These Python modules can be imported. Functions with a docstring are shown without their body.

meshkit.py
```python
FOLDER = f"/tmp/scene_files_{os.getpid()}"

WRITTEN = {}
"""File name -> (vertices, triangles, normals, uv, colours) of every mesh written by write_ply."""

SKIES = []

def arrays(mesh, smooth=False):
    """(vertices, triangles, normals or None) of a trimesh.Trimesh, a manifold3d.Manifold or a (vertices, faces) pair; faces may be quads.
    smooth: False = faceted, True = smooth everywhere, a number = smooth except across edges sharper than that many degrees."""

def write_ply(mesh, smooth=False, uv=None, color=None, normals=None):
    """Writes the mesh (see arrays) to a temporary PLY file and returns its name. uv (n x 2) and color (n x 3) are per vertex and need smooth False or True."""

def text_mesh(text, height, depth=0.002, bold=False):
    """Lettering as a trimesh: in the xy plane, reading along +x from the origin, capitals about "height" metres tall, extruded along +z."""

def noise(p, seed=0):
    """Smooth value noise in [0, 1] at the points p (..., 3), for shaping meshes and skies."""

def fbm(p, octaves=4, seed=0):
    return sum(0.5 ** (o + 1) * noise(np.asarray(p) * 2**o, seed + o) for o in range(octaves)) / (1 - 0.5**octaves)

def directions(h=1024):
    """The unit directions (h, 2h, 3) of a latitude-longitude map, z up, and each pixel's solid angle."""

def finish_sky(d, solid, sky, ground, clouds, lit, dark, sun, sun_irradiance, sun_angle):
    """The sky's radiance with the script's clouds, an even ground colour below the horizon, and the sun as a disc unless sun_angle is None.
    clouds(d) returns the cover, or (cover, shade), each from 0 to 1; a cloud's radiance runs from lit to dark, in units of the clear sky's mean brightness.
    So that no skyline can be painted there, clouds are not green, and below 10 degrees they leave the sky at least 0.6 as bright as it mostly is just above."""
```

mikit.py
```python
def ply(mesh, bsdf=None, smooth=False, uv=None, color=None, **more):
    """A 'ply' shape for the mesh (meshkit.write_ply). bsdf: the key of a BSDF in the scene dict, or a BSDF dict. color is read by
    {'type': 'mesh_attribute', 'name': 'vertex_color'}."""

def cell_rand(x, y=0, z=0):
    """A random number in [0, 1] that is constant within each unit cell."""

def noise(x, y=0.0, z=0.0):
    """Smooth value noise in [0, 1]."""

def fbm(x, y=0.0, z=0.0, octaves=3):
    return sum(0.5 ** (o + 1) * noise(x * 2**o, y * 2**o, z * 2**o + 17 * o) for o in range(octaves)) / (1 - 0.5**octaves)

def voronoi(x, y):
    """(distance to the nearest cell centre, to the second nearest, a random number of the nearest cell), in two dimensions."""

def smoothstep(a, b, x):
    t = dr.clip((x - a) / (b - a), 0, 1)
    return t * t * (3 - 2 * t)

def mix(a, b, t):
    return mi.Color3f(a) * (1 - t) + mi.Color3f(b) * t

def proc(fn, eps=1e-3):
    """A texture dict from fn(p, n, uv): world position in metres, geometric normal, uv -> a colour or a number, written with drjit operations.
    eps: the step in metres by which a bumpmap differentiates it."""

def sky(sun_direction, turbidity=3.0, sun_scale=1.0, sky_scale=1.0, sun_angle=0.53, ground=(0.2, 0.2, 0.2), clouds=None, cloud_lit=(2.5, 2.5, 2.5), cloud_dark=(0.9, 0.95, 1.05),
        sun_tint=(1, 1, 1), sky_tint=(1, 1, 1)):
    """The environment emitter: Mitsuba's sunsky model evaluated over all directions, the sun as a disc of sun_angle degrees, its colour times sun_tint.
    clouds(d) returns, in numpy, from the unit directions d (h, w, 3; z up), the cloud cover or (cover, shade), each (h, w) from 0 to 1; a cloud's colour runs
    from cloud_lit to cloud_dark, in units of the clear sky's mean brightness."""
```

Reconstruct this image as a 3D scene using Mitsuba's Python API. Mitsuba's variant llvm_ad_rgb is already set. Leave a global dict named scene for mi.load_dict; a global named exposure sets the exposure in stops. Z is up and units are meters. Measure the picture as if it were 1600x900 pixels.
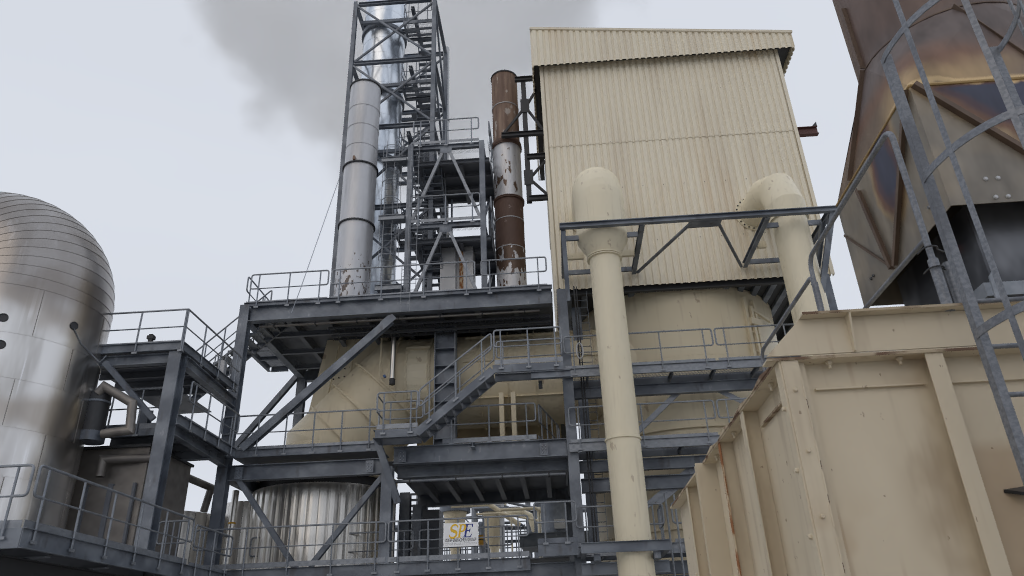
import math, random
import numpy as np, trimesh, drjit as dr, mitsuba as mi
import mikit, meshkit
from mikit import proc, noise, fbm, smoothstep, mix
random.seed(7); rng = np.random.default_rng(7)
T = mi.ScalarTransform4f
scene, labels = {}, {}

# ------------------------------------------------------------------ camera, sky, exposure
FPX = 1155.0
PITCH, YAW, ROLL = (math.radians(a) for a in (26.37, -2.8, -2.19))
_f = np.array([math.sin(YAW)*math.cos(PITCH), math.cos(YAW)*math.cos(PITCH), math.sin(PITCH)])
_r = np.array([math.cos(YAW), -math.sin(YAW), 0.0]); _u = np.cross(_r, _f)
_r, _u = _r*math.cos(ROLL)+_u*math.sin(ROLL), -_r*math.sin(ROLL)+_u*math.cos(ROLL)
EYE = np.array([0, 0, 1.65])
scene['camera'] = {'type': 'perspective', 'fov': 2*math.degrees(math.atan(800/FPX)), 'fov_axis': 'x', 'near_clip': 0.05, 'far_clip': 3000.0,
                   'to_world': T().look_at(origin=EYE.tolist(), target=(EYE+_f).tolist(), up=_u.tolist())}

def sky_clouds(d):
    el = d[..., 2]
    n = meshkit.fbm(np.stack([d[..., 0]*2.2, d[..., 1]*2.2, el*4.0], -1), 4, 3)
    shade = 0.42 + 0.5*(n-0.5) - 0.25*np.exp(-(el/0.25)**2)
    return np.ones_like(el), np.clip(shade, 0, 1)
scene['sky'] = mikit.sky((-0.35, -0.85, 0.58), turbidity=4, sun_scale=0.10, sky_scale=1.0, sun_angle=50, ground=(0.16, 0.16, 0.16),
                         clouds=sky_clouds, cloud_lit=(2.9, 3.05, 3.34), cloud_dark=(2.4, 2.53, 2.78))
exposure = 1.47

def at(px, py, Y):            # surveyed photo point -> world point on the plane y = Y
    d = _f*FPX + _r*(px-800) + _u*(450-py)
    return EYE + d*(Y/d[1])
def atz(px, py, Z):
    d = _f*FPX + _r*(px-800) + _u*(450-py)
    return EYE + d*((Z-EYE[2])/d[2])

# ------------------------------------------------------------------ materials
def bsdf(key, d): scene[key] = {'type': 'twosided', 'bsdf': d}; return key
def pr(base, rough=0.5, metal=0.0, **k):
    tex = lambda v: proc(v) if callable(v) else ({'type': 'rgb', 'value': list(v)} if isinstance(v, (tuple, list)) else v)
    return {'type': 'principled', 'base_color': tex(base), 'roughness': tex(rough), 'metallic': tex(metal), **k}
def bump(d, fn, eps=0.004, scale=1.0): return {'type': 'bumpmap', 'arbitrary': proc(fn, eps), 'scale': scale, 'bsdf': d}

def c_steel(p, n, uv):
    a = fbm(p.x*1.7, p.y*1.7, p.z*1.7, 4); b = fbm(p.x*9+3, p.y*9, p.z*4, 3)
    c = mix((.098, .114, .143), (.185, .208, .245), smoothstep(.3, .72, a))
    c = mix(c, (.28, .30, .34), smoothstep(.66, .78, b)*smoothstep(.52, .66, a)*.75)
    return mix(c, (.055, .05, .05), smoothstep(.62, .8, fbm(p.x*5, p.y*5+9, p.z*1.2, 3))*.5)
bsdf('m_steel', pr(c_steel, .48, 0.15))
def c_galv(p, n, uv):
    a = fbm(p.x*12, p.y*12, p.z*12, 3)
    return mix((.155, .175, .205), (.29, .31, .345), a)
bsdf('m_galv', pr(c_galv, .45, .45))
def c_galv2(p, n, uv):      # hot-dip zinc spangle on the near ladder
    a = fbm(p.x*60, p.y*60, p.z*60, 3); b = fbm(p.x*5, p.y*5, p.z*2, 3)
    c = mix((.15, .162, .185), (.215, .228, .255), smoothstep(.3, .7, a))
    return mix(c, (.10, .105, .12), smoothstep(.5, .75, b)*.6)
bsdf('m_zinc', pr(c_galv2, .5, .35))
def c_grate(p, n, uv): return mix((.2, .22, .25), (.3, .32, .35), fbm(p.x*6, p.y*6, p.z*6, 2))
bsdf('m_grate', pr(c_grate, .5, .3))

def c_beige(p, n, uv):
    a = fbm(p.x*.9, p.y*.9, p.z*.5, 4); s = fbm(p.x*7, p.y*7, p.z*.55, 3)
    c = mix((.585, .515, .37), (.655, .585, .435), a)
    c = mix(c, (.38, .31, .215), smoothstep(.56, .82, s)*.28)
    return mix(c, (.20, .12, .07), smoothstep(.72, .78, fbm(p.x*4.1+p.z*.7, p.y*4.1, p.z*1.7, 5))*.5)
bsdf('m_beige', pr(c_beige, .46, 0.0))
def c_pipe(p, n, uv):
    a = fbm(p.x*.9, p.y*.9, p.z*.5, 4); s = fbm(p.x*9, p.y*9, p.z*.5, 3)
    c = mix((.645, .585, .44), (.70, .64, .49), a)
    c = mix(c, (.42, .36, .26), smoothstep(.58, .8, s)*.35)
    return mix(c, (.30, .22, .14), smoothstep(.72, .78, fbm(p.x*5.3+p.z, p.y*5.3, p.z*2.1, 4))*.5)
bsdf('m_pipe', pr(c_pipe, .42, 0.0))
def c_sheet(p, n, uv):
    a = fbm(p.x*.4, p.y*.4, p.z*.25, 4); s = fbm(p.x*2.0, p.y*2.0, p.z*.12, 2)
    c = mix((.655, .60, .48), (.715, .66, .54), a)
    c = mix(c, (.50, .43, .34), smoothstep(.5, .8, s)*.3)
    return mix(c, (.50, .33, .17), smoothstep(.62, .8, fbm(p.x*.9+5, p.y*.9, p.z*.12, 3))*.35)
bsdf('m_sheet', pr(c_sheet, .55, 0.0))
def c_boxp(p, n, uv):       # near duct: old cream paint with rust runs and grey bare patches, browner beside the front stiffener
    a = fbm(p.x*1.3, p.y*1.3, p.z*.8, 4); s = fbm(p.x*8, p.y*8, p.z*.8, 4); q = fbm(p.x*3+7, p.y*3, p.z*2.1, 4)
    run = smoothstep(.62, .76, fbm(p.x*17, p.y*17, p.z*.55, 3))*smoothstep(.45, .62, fbm(p.x*2.1+3, p.y*2.1, p.z*1.1, 3))
    c = mix((.50, .43, .315), (.575, .50, .375), a)
    c = mix(c, (.32, .21, .12), run*.35)
    c = mix(c, (.28, .215, .145), smoothstep(.54, .78, s)*.35)
    c = mix(c, (.36, .22, .10), smoothstep(.60, .80, q)*smoothstep(2.6, 1.9, p.z)*.35)
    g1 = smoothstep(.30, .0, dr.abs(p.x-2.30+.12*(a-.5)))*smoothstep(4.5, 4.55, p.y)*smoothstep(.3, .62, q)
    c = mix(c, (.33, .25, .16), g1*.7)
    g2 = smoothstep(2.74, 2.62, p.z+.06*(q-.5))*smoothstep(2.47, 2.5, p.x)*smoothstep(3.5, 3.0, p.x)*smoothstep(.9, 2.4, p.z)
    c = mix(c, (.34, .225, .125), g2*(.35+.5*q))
    return mix(c, (.15, .08, .045), smoothstep(.80, .84, fbm(p.x*30, p.y*30, p.z*12, 3))*.6)
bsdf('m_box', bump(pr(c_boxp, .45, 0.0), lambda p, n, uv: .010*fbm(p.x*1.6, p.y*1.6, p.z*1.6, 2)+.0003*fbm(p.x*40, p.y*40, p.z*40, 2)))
bsdf('m_edge', pr(lambda p, n, uv: mix((.40, .33, .23), (.13, .075, .045), smoothstep(.42, .62, fbm(p.x*6, p.y*6, p.z*6, 5))), .7))
def c_rustline(p, n, uv):
    a = fbm(p.x*20, p.y*20, p.z*7, 4)
    return mix((.45, .36, .24), (.24, .095, .035), smoothstep(.36, .56, a))
bsdf('m_rustline', pr(c_rustline, .8, 0.0))

def c_stain(p, n, uv):
    s = fbm(p.x*2.6, p.y*2.6, p.z*.35, 4); t = fbm(p.x*9, p.y*9, p.z*.5, 3); b = fbm(p.x*.7, p.y*.7, p.z*.7+4, 3)
    c = mix((.50, .485, .465), (.72, .71, .70), smoothstep(.3, .65, s))
    c = mix(c, (.86, .86, .88), smoothstep(.6, .75, t)*.6)
    c = mix(c, (.36, .315, .27), smoothstep(.45, .7, b)*.75)
    return mix(c, (.20, .18, .17), smoothstep(9.2, 10.4, p.z+.9*(s-.5))*.75)
def r_stain(p, n, uv): return .18 + .20*fbm(p.x*3, p.y*3, p.z*.6, 3)
bsdf('m_inox', bump(pr(c_stain, r_stain, .95), lambda p, n, uv: .012*fbm(p.x*1.1, p.y*1.1, p.z*.9, 2)))
def c_inox2(p, n, uv): return mix((.50, .48, .45), (.70, .68, .64), fbm(p.x*5, p.y*5, p.z*.7, 3))
bsdf('m_inox_panel', bump(pr(c_inox2, .27, .95), lambda p, n, uv: .010*fbm(p.x*2.2, p.y*2.2, p.z*1.5, 2)))
def c_blue(p, n, uv):
    s = fbm(p.x*1.9, p.y*1.9, p.z*.55, 4)
    return mix((.44, .49, .56), (.74, .785, .84), smoothstep(.3, .66, s))
bsdf('m_tall', bump(pr(c_blue, .24, .92), lambda p, n, uv: .035*fbm(p.x*1.0, p.y*1.0, p.z*.45, 2)))
def peel(c0, c1, lo, hi, z0, z1, sc):
    def fn(p, n, uv):
        q = fbm(p.x*sc, p.y*sc, p.z*sc*.33, 5)*.75+.25*fbm(p.x*2.2, p.y*2.2, p.z*1.4, 3); s = fbm(p.x*4, p.y*4, p.z*.4, 3)
        c = mix(c0, tuple(v*.8 for v in c0), smoothstep(.4, .75, s))
        k = smoothstep(z0, z1, p.z)                      # paint holds better towards z1
        th = lo*(1-k)+hi*k
        return mix(c, c1, smoothstep(th, th+.03, q))
    return fn
bsdf('m_greystack', pr(peel((.50, .51, .54), (.12, .10, .09), .555, .95, 13.9, 16.0, 13.0), .42, .35))
bsdf('m_peelsilver', pr(peel((.60, .60, .62), (.13, .085, .06), .585, .585, 0, 1, 5.5), .40, .4))
bsdf('m_peelbase', pr(peel((.58, .58, .60), (.11, .07, .05), .60, .38, 13.8, 15.5, 8.0), .45, .35))
def c_brown(p, n, uv):
    a = fbm(p.x*7, p.y*7, p.z*.6, 4); k = smoothstep(.66, .74, fbm(p.x*5.4, p.y*5.4+2, p.z*1.9, 5))
    return mix(mix((.125, .075, .055), (.255, .175, .13), smoothstep(.25, .75, a)), (.40, .36, .33), k*.8)
bsdf('m_brown', pr(c_brown, .7, 0.0))
def c_brown2(p, n, uv):
    a = fbm(p.x*2, p.y*2, p.z*.8, 4)
    return mix(mix((.075, .042, .032), (.13, .075, .055), a), (.35, .30, .28), smoothstep(.72, .77, fbm(p.x*3, p.y*3+2, p.z*3, 4))*.7)
bsdf('m_brown_dark', pr(c_brown2, .65, 0.0))
bsdf('m_casing', pr(lambda p, n, uv: mix((.09, .085, .082), (.22, .205, .19), fbm(p.x*2, p.y*2, p.z*1.2, 4)), .5, .2))
bsdf('m_lag', pr(lambda p, n, uv: mix((.14, .13, .125), (.28, .26, .24), fbm(p.x*4, p.y*4, p.z*4, 3)), .45, .5))
bsdf('m_dark', pr((.035, .037, .042), .6, 0.0))
bsdf('m_redbrown', pr((.085, .035, .03), .6, 0.0))
def c_deck(p, n, uv): return mix((.10, .11, .13), (.155, .168, .195), fbm(p.x*2, p.y*2, p.z*2, 3))
bsdf('m_deck', pr(c_deck, .55, 0.1))
bsdf('m_white', pr((.78, .80, .83), .4)); bsdf('m_yellow', pr((.72, .45, .02), .45)); bsdf('m_blue', pr((.015, .03, .22), .45)); bsdf('m_black', pr((.02, .02, .03), .5))
bsdf('m_amber', pr((.62, .33, .02), .5)); bsdf('m_glossgrey', pr((.42, .43, .45), .4, .2))
bsdf('m_redlamp', pr((.6, .05, .01), .4)); bsdf('m_bluecap', pr((.03, .10, .30), .4))
def c_ground(p, n, uv): return mix((.27, .262, .245), (.40, .388, .365), fbm(p.x*.8, p.y*.8, 0, 5))
bsdf('m_ground', pr(c_ground, .9))

# oxide colours of the overheated hopper: straw near the seams, then brown, purple and blue away from them
def c_heat(p, n, uv):
    w = fbm(p.x*1.1, p.y*1.1, p.z*1.1, 4)-.5; w2 = fbm(p.x*5, p.y*5, p.z*1.5, 4)-.5
    straw, gold, brown, purple, blue, grey = (.235, .20, .155), (.31, .215, .115), (.15, .082, .055), (.080, .05, .06), (.045, .05, .08), (.11, .088, .084)
    c = mix((.17, .155, .135), straw, smoothstep(-.1, .15, w))
    onleft = smoothstep(4.3, 4.15, p.x); onfront = smoothstep(6.7, 6.55, p.y)
    side = onleft*smoothstep(.80, .15, dr.sqrt(dr.square((p.y-7.45)*1.5)+dr.square((p.z-6.75)*.75))+w*.7)
    d = p.z-(7.03-1.133*(p.x-4.08))                                    # distance above the diagonal rib of the front
    front = onfront*smoothstep(-.15, .75, d+w*.9)*smoothstep(7.06, 6.95, p.z)
    hot = dr.maximum(side, front)
    c = mix(c, gold, smoothstep(.02, .2, hot)*.7); c = mix(c, brown, smoothstep(.15, .42, hot)); c = mix(c, purple, smoothstep(.4, .66, hot)); c = mix(c, blue, smoothstep(.66, .95, hot))
    zz_ = p.z+w*.5
    gold2 = mix(gold, (.15, .105, .075), smoothstep(6.9, 7.5, p.y+w*.6)*smoothstep(5.0, 4.6, p.x))
    up = mix(gold2, brown, smoothstep(7.32, 7.62, zz_)); up = mix(up, grey, smoothstep(7.55, 7.95, zz_)); up = mix(up, (.115, .078, .066), smoothstep(8.2, 8.6, zz_))
    up = mix(up, grey, smoothstep(4.9, 5.6, p.x+w)*smoothstep(8.3, 8.1, p.z)*.8)
    c = mix(c, up, smoothstep(7.02, 7.06, p.z))
    c = mix(c, (.52, .38, .20), smoothstep(.07, .02, dr.abs(p.z-7.08+w2*.22))*.9*smoothstep(7.2, 6.8, p.y))
    return c*(1.05+1.1*w2)
bsdf('m_heat', pr(c_heat, .5, .25))
bsdf('m_heat_rib', pr(lambda p, n, uv: mix((.075, .05, .04), (.15, .105, .075), fbm(p.x*5, p.y*5, p.z*3, 3)), .5, .3))
bsdf('m_weld', pr(lambda p, n, uv: mix((.50, .36, .16), (.30, .19, .09), fbm(p.x*9, p.y*9, p.z*9, 3)), .5, .3))
def c_collar(p, n, uv): return mix((.055, .058, .066), (.17, .175, .19), smoothstep(.35, .75, fbm(p.x*2.5, p.y*2.5, p.z*1.1, 4)))
bsdf('m_soot', pr(c_collar, .34, .6))

# ------------------------------------------------------------------ naming and mesh helpers
_used = {}
def numbered(k):
    n = _used.get(k, -1)+1; _used[k] = n
    return k if n == 0 else f'{k}_{n:03d}'
def thing(name, label, cat, group=None, kind=None):
    k = numbered(name); d = {'label': label}
    if cat: d['category'] = cat
    if group: d['group'] = group
    if kind: d['kind'] = kind
    labels[k] = d
    return k
def part(parent, name, mesh, m, smooth=False, label=None, kind=None):
    k = numbered(parent+'__'+name)
    if isinstance(mesh, list): mesh = trimesh.util.concatenate(mesh)
    scene[k] = mikit.ply(mesh, m, smooth=smooth)
    if label or kind: labels[k] = {a: b for a, b in (('label', label), ('kind', kind)) if b}
    return k
V = lambda *a: np.array(a if len(a) > 1 else a[0], float)
def unit(v): v = np.asarray(v, float); return v/np.linalg.norm(v)
_BF = np.array([[0,2,1],[0,3,2],[4,5,6],[4,6,7],[0,1,5],[0,5,4],[1,2,6],[1,6,5],[2,3,7],[2,7,6],[3,0,4],[3,4,7]])
def tm(v, f): return trimesh.Trimesh(np.asarray(v, float), np.asarray(f), process=False)
def box(x0, x1, y0, y1, z0, z1):
    return tm([[x0,y0,z0],[x1,y0,z0],[x1,y1,z0],[x0,y1,z0],[x0,y0,z1],[x1,y0,z1],[x1,y1,z1],[x0,y1,z1]], _BF)
def frame(p0, p1, up):
    w = unit(V(p1)-V(p0)); up = V(up)
    if abs(w@unit(up)) > .99: up = V(0, 1, 0) if abs(w[1]) < .9 else V(1, 0, 0)
    v = unit(up-(up@w)*w)
    return np.cross(v, w), v, w
def bars(p0, p1, rects, up=(0,0,1)):
    u, v, w = frame(p0, p1, up); out = []
    for a, b, c, d in rects:
        q = [u*x+v*y for x, y in ((a,c),(b,c),(b,d),(a,d))]
        out.append(tm([V(p0)+k for k in q]+[V(p1)+k for k in q], _BF))
    return trimesh.util.concatenate(out)
def H(p0, p1, h=.3, b=.3, up=(0,0,1), tf=.022, tw=.014):
    return bars(p0, p1, [(-b/2,b/2,h/2-tf,h/2),(-b/2,b/2,-h/2,-h/2+tf),(-tw/2,tw/2,-h/2+tf-.002,h/2-tf+.002)], up)
def U(p0, p1, h=.2, b=.08, up=(0,0,1), s=1, t=.012):
    f = lambda a, c: (min(a,c), max(a,c))
    return bars(p0, p1, [(*f(0,s*t),-h/2,h/2),(*f(s*t*.9,s*b),h/2-t,h/2),(*f(s*t*.9,s*b),-h/2,-h/2+t)], up)
def L(p0, p1, a=.1, up=(0,0,1), t=.012, s=1):
    f = lambda q, c: (min(q,c), max(q,c))
    return bars(p0, p1, [(*f(0,s*a),0,t),(*f(0,s*t),t*.9,a)], up)
def bar(p0, p1, b=.06, h=.06, up=(0,0,1)): return bars(p0, p1, [(-b/2,b/2,-h/2,h/2)], up)
def tube(pts, r, n=7, closed=False):
    p = np.asarray(pts, float); keep = [0]+[i for i in range(1, len(p)) if np.linalg.norm(p[i]-p[i-1]) > 1e-6]; p = p[keep]
    t = np.zeros_like(p); seg = p[1:]-p[:-1]; seg /= np.linalg.norm(seg, axis=1, keepdims=True)
    t[:-1] += seg; t[1:] += seg; t /= np.linalg.norm(t, axis=1, keepdims=True)+1e-12
    a = np.cross(seg[0], [0,0,1] if abs(seg[0][2]) < .9 else [1,0,0]); a /= np.linalg.norm(a)
    ang = np.arange(n)*2*np.pi/n; vs = []
    for i in range(len(p)):
        a = a-(a@t[i])*t[i]; a /= np.linalg.norm(a); b = np.cross(t[i], a)
        k = 1.0
        if 0 < i < len(p)-1: k = 1/max(.5, math.sqrt((1+seg[i-1]@seg[i])/2))
        vs.append(p[i]+r*(1+(k-1)*.5)*(np.cos(ang)[:,None]*a+np.sin(ang)[:,None]*b))
    v = np.vstack(vs+[p[:1], p[-1:]]); f = []; m = len(p)
    for i in range(m-1):
        for j in range(n):
            q = [i*n+j, i*n+(j+1)%n, (i+1)*n+(j+1)%n, (i+1)*n+j]; f += [q[:3], [q[0], q[2], q[3]]]
    for j in range(n):
        f += [[m*n, (j+1)%n, j], [m*n+1, (m-1)*n+j, (m-1)*n+(j+1)%n]]
    return tm(v, f)
def lathe(profile, n=48, origin=(0,0,0), axis=(0,0,1), a0=0, a1=2*np.pi):
    """profile: (radius, height along axis)"""
    w = unit(axis); u = unit(np.cross([0,1,0] if abs(w[1]) < .9 else [1,0,0], w)); v = np.cross(w, u)
    full = abs(a1-a0-2*np.pi) < 1e-6; ang = np.linspace(a0, a1, n, endpoint=not full); pr_ = np.asarray(profile, float)
    vs = np.vstack([V(origin)+r*(np.cos(ang)[:,None]*u+np.sin(ang)[:,None]*v)+h*w for r, h in pr_]); f = []
    for i in range(len(pr_)-1):
        for j in range(n if full else n-1):
            q = [i*n+j, i*n+(j+1)%n, (i+1)*n+(j+1)%n, (i+1)*n+j]; f += [q[:3], [q[0], q[2], q[3]]]
    return tm(vs, f)
def can(r, z0, z1, c, n=48, wall=.02, axis=(0,0,1)):       # closed cylinder
    return lathe([(0, z0), (r, z0), (r, z1), (0, z1)], n, c, axis)
def pipe_shell(r, z0, z1, c, n=48, wall=.015, axis=(0,0,1)): # open cylinder with a wall
    return lathe([(r, z0), (r, z1), (r-wall, z1), (r-wall, z0), (r, z0)], n, c, axis)
def plate(pts, t):
    """flat polygon (convex, 3D) given thickness t behind it (against its normal)"""
    p = np.asarray(pts, float); n = unit(np.cross(p[1]-p[0], p[2]-p[0])); m = len(p)
    v = np.vstack([p, p-n*t]); f = [[0, i, i+1] for i in range(1, m-1)]+[[m, m+i+1, m+i] for i in range(1, m-1)]
    for i in range(m): j = (i+1) % m; f += [[i, m+i, m+j], [i, m+j, j]]
    return tm(v, f)
def bolt(p, n, r=.018, h=.018): return lathe([(0, h), (r*.75, h), (r, h*.5), (r, 0)], 6, p, n)

GR = 'm_galv'
def railing(holder, A, B, h=1.1, n=None, ends=(1,1), drop=.18, toe=True, out=(0,-1,0), r=.027, inset=.28, tb=.14, label=None):
    A, B = V(A), V(B); d = B-A; Lh = np.linalg.norm(d[:2]); dn = d/Lh     # per horizontal metre
    z = V(0,0,1); k = h*.5; c = .09; pts = []
    P = lambda s, hh: A+dn*s+z*hh
    i0 = min(inset, Lh*.3)
    arc = lambda s0, h0, s1, h1, s2, h2: [P(s0*(1-t)**2+2*t*(1-t)*s1+s2*t*t, h0*(1-t)**2+2*t*(1-t)*h1+h2*t*t) for t in (0,.25,.5,.75,1)]
    if ends[0]: pts += [P(i0, k)]+arc(c, k, 0, k, 0, k+c)+arc(0, h-c, 0, h, c, h)
    else: pts += [P(0, h)]
    if ends[1]: pts += arc(Lh-c, h, Lh, h, Lh, h-c)+arc(Lh, k+c, Lh, k, Lh-c, k)+[P(Lh-i0, k)]
    else: pts += [P(Lh, h)]
    rk = part(holder, 'railing', tube(pts, r, 7), GR, smooth=40, label=label)
    s0, s1 = (i0 if ends[0] else .0), (Lh-i0 if ends[1] else Lh)
    part(rk, 'knee_rail', tube([P(s0, k), P(s1, k)], r*.68, 6), GR, smooth=40)
    n = n or max(2, int(round((s1-s0)/1.25))+1)
    o = unit(V(out))
    for s in np.linspace(s0+(.03 if not ends[0] else 0), s1-(.03 if not ends[1] else 0), n):
        a = P(s, -drop); b = P(s, h-r)
        foot = [bar(a+z*.03-dn*.075+o*.012, a+z*.03+dn*.075+o*.012, .022, .055)]
        part(rk, 'post', [tube([a, b], r*.86, 6)]+foot, GR, smooth=40)
    if toe:
        off = -o*.05
        part(rk, 'toe_board', bars(A+off+z*tb/2, B+off+z*tb/2, [(-.004,.004,-tb/2,tb/2)]), GR)
    return rk
def grating(holder, x0, x1, y0, y1, z, along='y', pitch=.045, name='grating'):
    ms = []; h = .032
    if along == 'y':
        for x in np.arange(x0, x1, pitch): ms.append(box(x, x+.005, y0, y1, z-h, z))
        for y in np.arange(y0, y1, .25): ms.append(box(x0, x1, y, y+.006, z-.012, z-.001))
    else:
        for y in np.arange(y0, y1, pitch): ms.append(box(x0, x1, y, y+.005, z-h, z))
        for x in np.arange(x0, x1, .25): ms.append(box(x, x+.006, y0, y1, z-.012, z-.001))
    return part(holder, name, ms, 'm_grate', kind='stuff')
def staircase(holder, p0, p1, width, n, wdir=(0,1,0), m='m_steel', sm='m_grate', sh=.24, near=None):
    """stringers from p0 (bottom) to p1 (top); width along wdir"""
    p0, p1, w = V(p0), V(p1), V(wdir)*width; run = p1-p0
    for k in (0, 1): part(holder, 'stringer', U(p0+w*k, p1+w*k, (near if near and k == 0 else sh), .07, s=(1 if k == 0 else -1), t=.011), m)
    hd = unit([run[0], run[1], 0])
    for i in range(n):
        c = p0+run*(i+.5)/n
        part(holder, 'step', [bars(c+w*.015-V(0,0,.0), c+w*.985, [(-.13,.13,-.014,.014)]), bars(c+hd*.125+w*.015, c+hd*.125+w*.985, [(-.008,.008,-.05,.014)]),
                              bars(c-hd*.125+w*.015, c-hd*.125+w*.985, [(-.006,.006,-.05,.014)])], sm)
def ladder(holder, p0, p1, w=.45, axis=(1,0,0), pitch=.28, r=.013, sb=.06, m=GR):
    p0, p1, a = V(p0), V(p1), unit(axis); Lz = np.linalg.norm(p1-p0)
    for k in (-.5, .5): part(holder, 'stile', bar(p0+a*w*k, p1+a*w*k, .012, sb, up=np.cross(a, p1-p0)), m)
    for i in range(1, int(Lz/pitch)):
        c = p0+(p1-p0)*i*pitch/Lz
        part(holder, 'rung', tube([c-a*w*.5, c+a*w*.5], r, 5), m)
def gusset(c, u, v, a, b, t=.02):      # bevelled connection plate
    c, u, v = V(c), V(u), V(v)
    return plate([c-u*a-v*b*.5, c-u*a*.5-v*b, c+u*a*.5-v*b, c+u*a-v*b*.5, c+u*a+v*b, c-u*a+v*b], t)

# ------------------------------------------------------------------ ground
scene['ground'] = mikit.ply(box(-400, 400, -400, 400, -.3, 0), 'm_ground'); labels['ground'] = {'label': 'pale concrete and gravel yard under the plant', 'kind': 'structure'}

def mitred(pts, r, n=56, cut=None):
    """round duct along a polyline: one mesh per straight piece, joints in the bisecting plane"""
    p = np.asarray(pts, float); seg = [unit(p[i+1]-p[i]) for i in range(len(p)-1)]; out = []
    nrm = [seg[0]]+[unit(seg[i]+seg[i+1]) for i in range(len(seg)-1)]+[seg[-1]]
    a = np.cross(seg[0], [0,0,1] if abs(seg[0][2]) < .9 else [1,0,0]); a = unit(a); ang = np.arange(n)*2*np.pi/n
    for i, s in enumerate(seg):
        a = unit(a-(a@s)*s); b = np.cross(s, a); c = r*(np.cos(ang)[:,None]*a+np.sin(ang)[:,None]*b)
        rr = []
        for k in (i, i+1):
            t = -(c@nrm[k])/(s@nrm[k]); rr.append(p[k]+c+t[:,None]*s)
        v = np.vstack(rr); f = []
        for j in range(n):
            q = [j, (j+1)%n, n+(j+1)%n, n+j]; f += [q[:3], [q[0], q[2], q[3]]]
        out.append(tm(v, f))
    return out
def hoop(c, axis, r, h=.03, t=.03, n=56):   # flange ring
    return lathe([(r-.01, -h/2), (r+t, -h/2), (r+t, h/2), (r-.01, h/2), (r-.01, -h/2)], n, c, axis)
def scale_r(mesh, c, k): mesh.vertices = V(c)+(mesh.vertices-V(c))*k; return mesh

X0, X1, X2 = -10.05, -5.0, .55          # column lines of the main frame
Y0, Y1 = 22.0, 28.0
L1, L2, L3, LW = 4.1, 7.42, 12.45, 9.4  # deck heights

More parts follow.
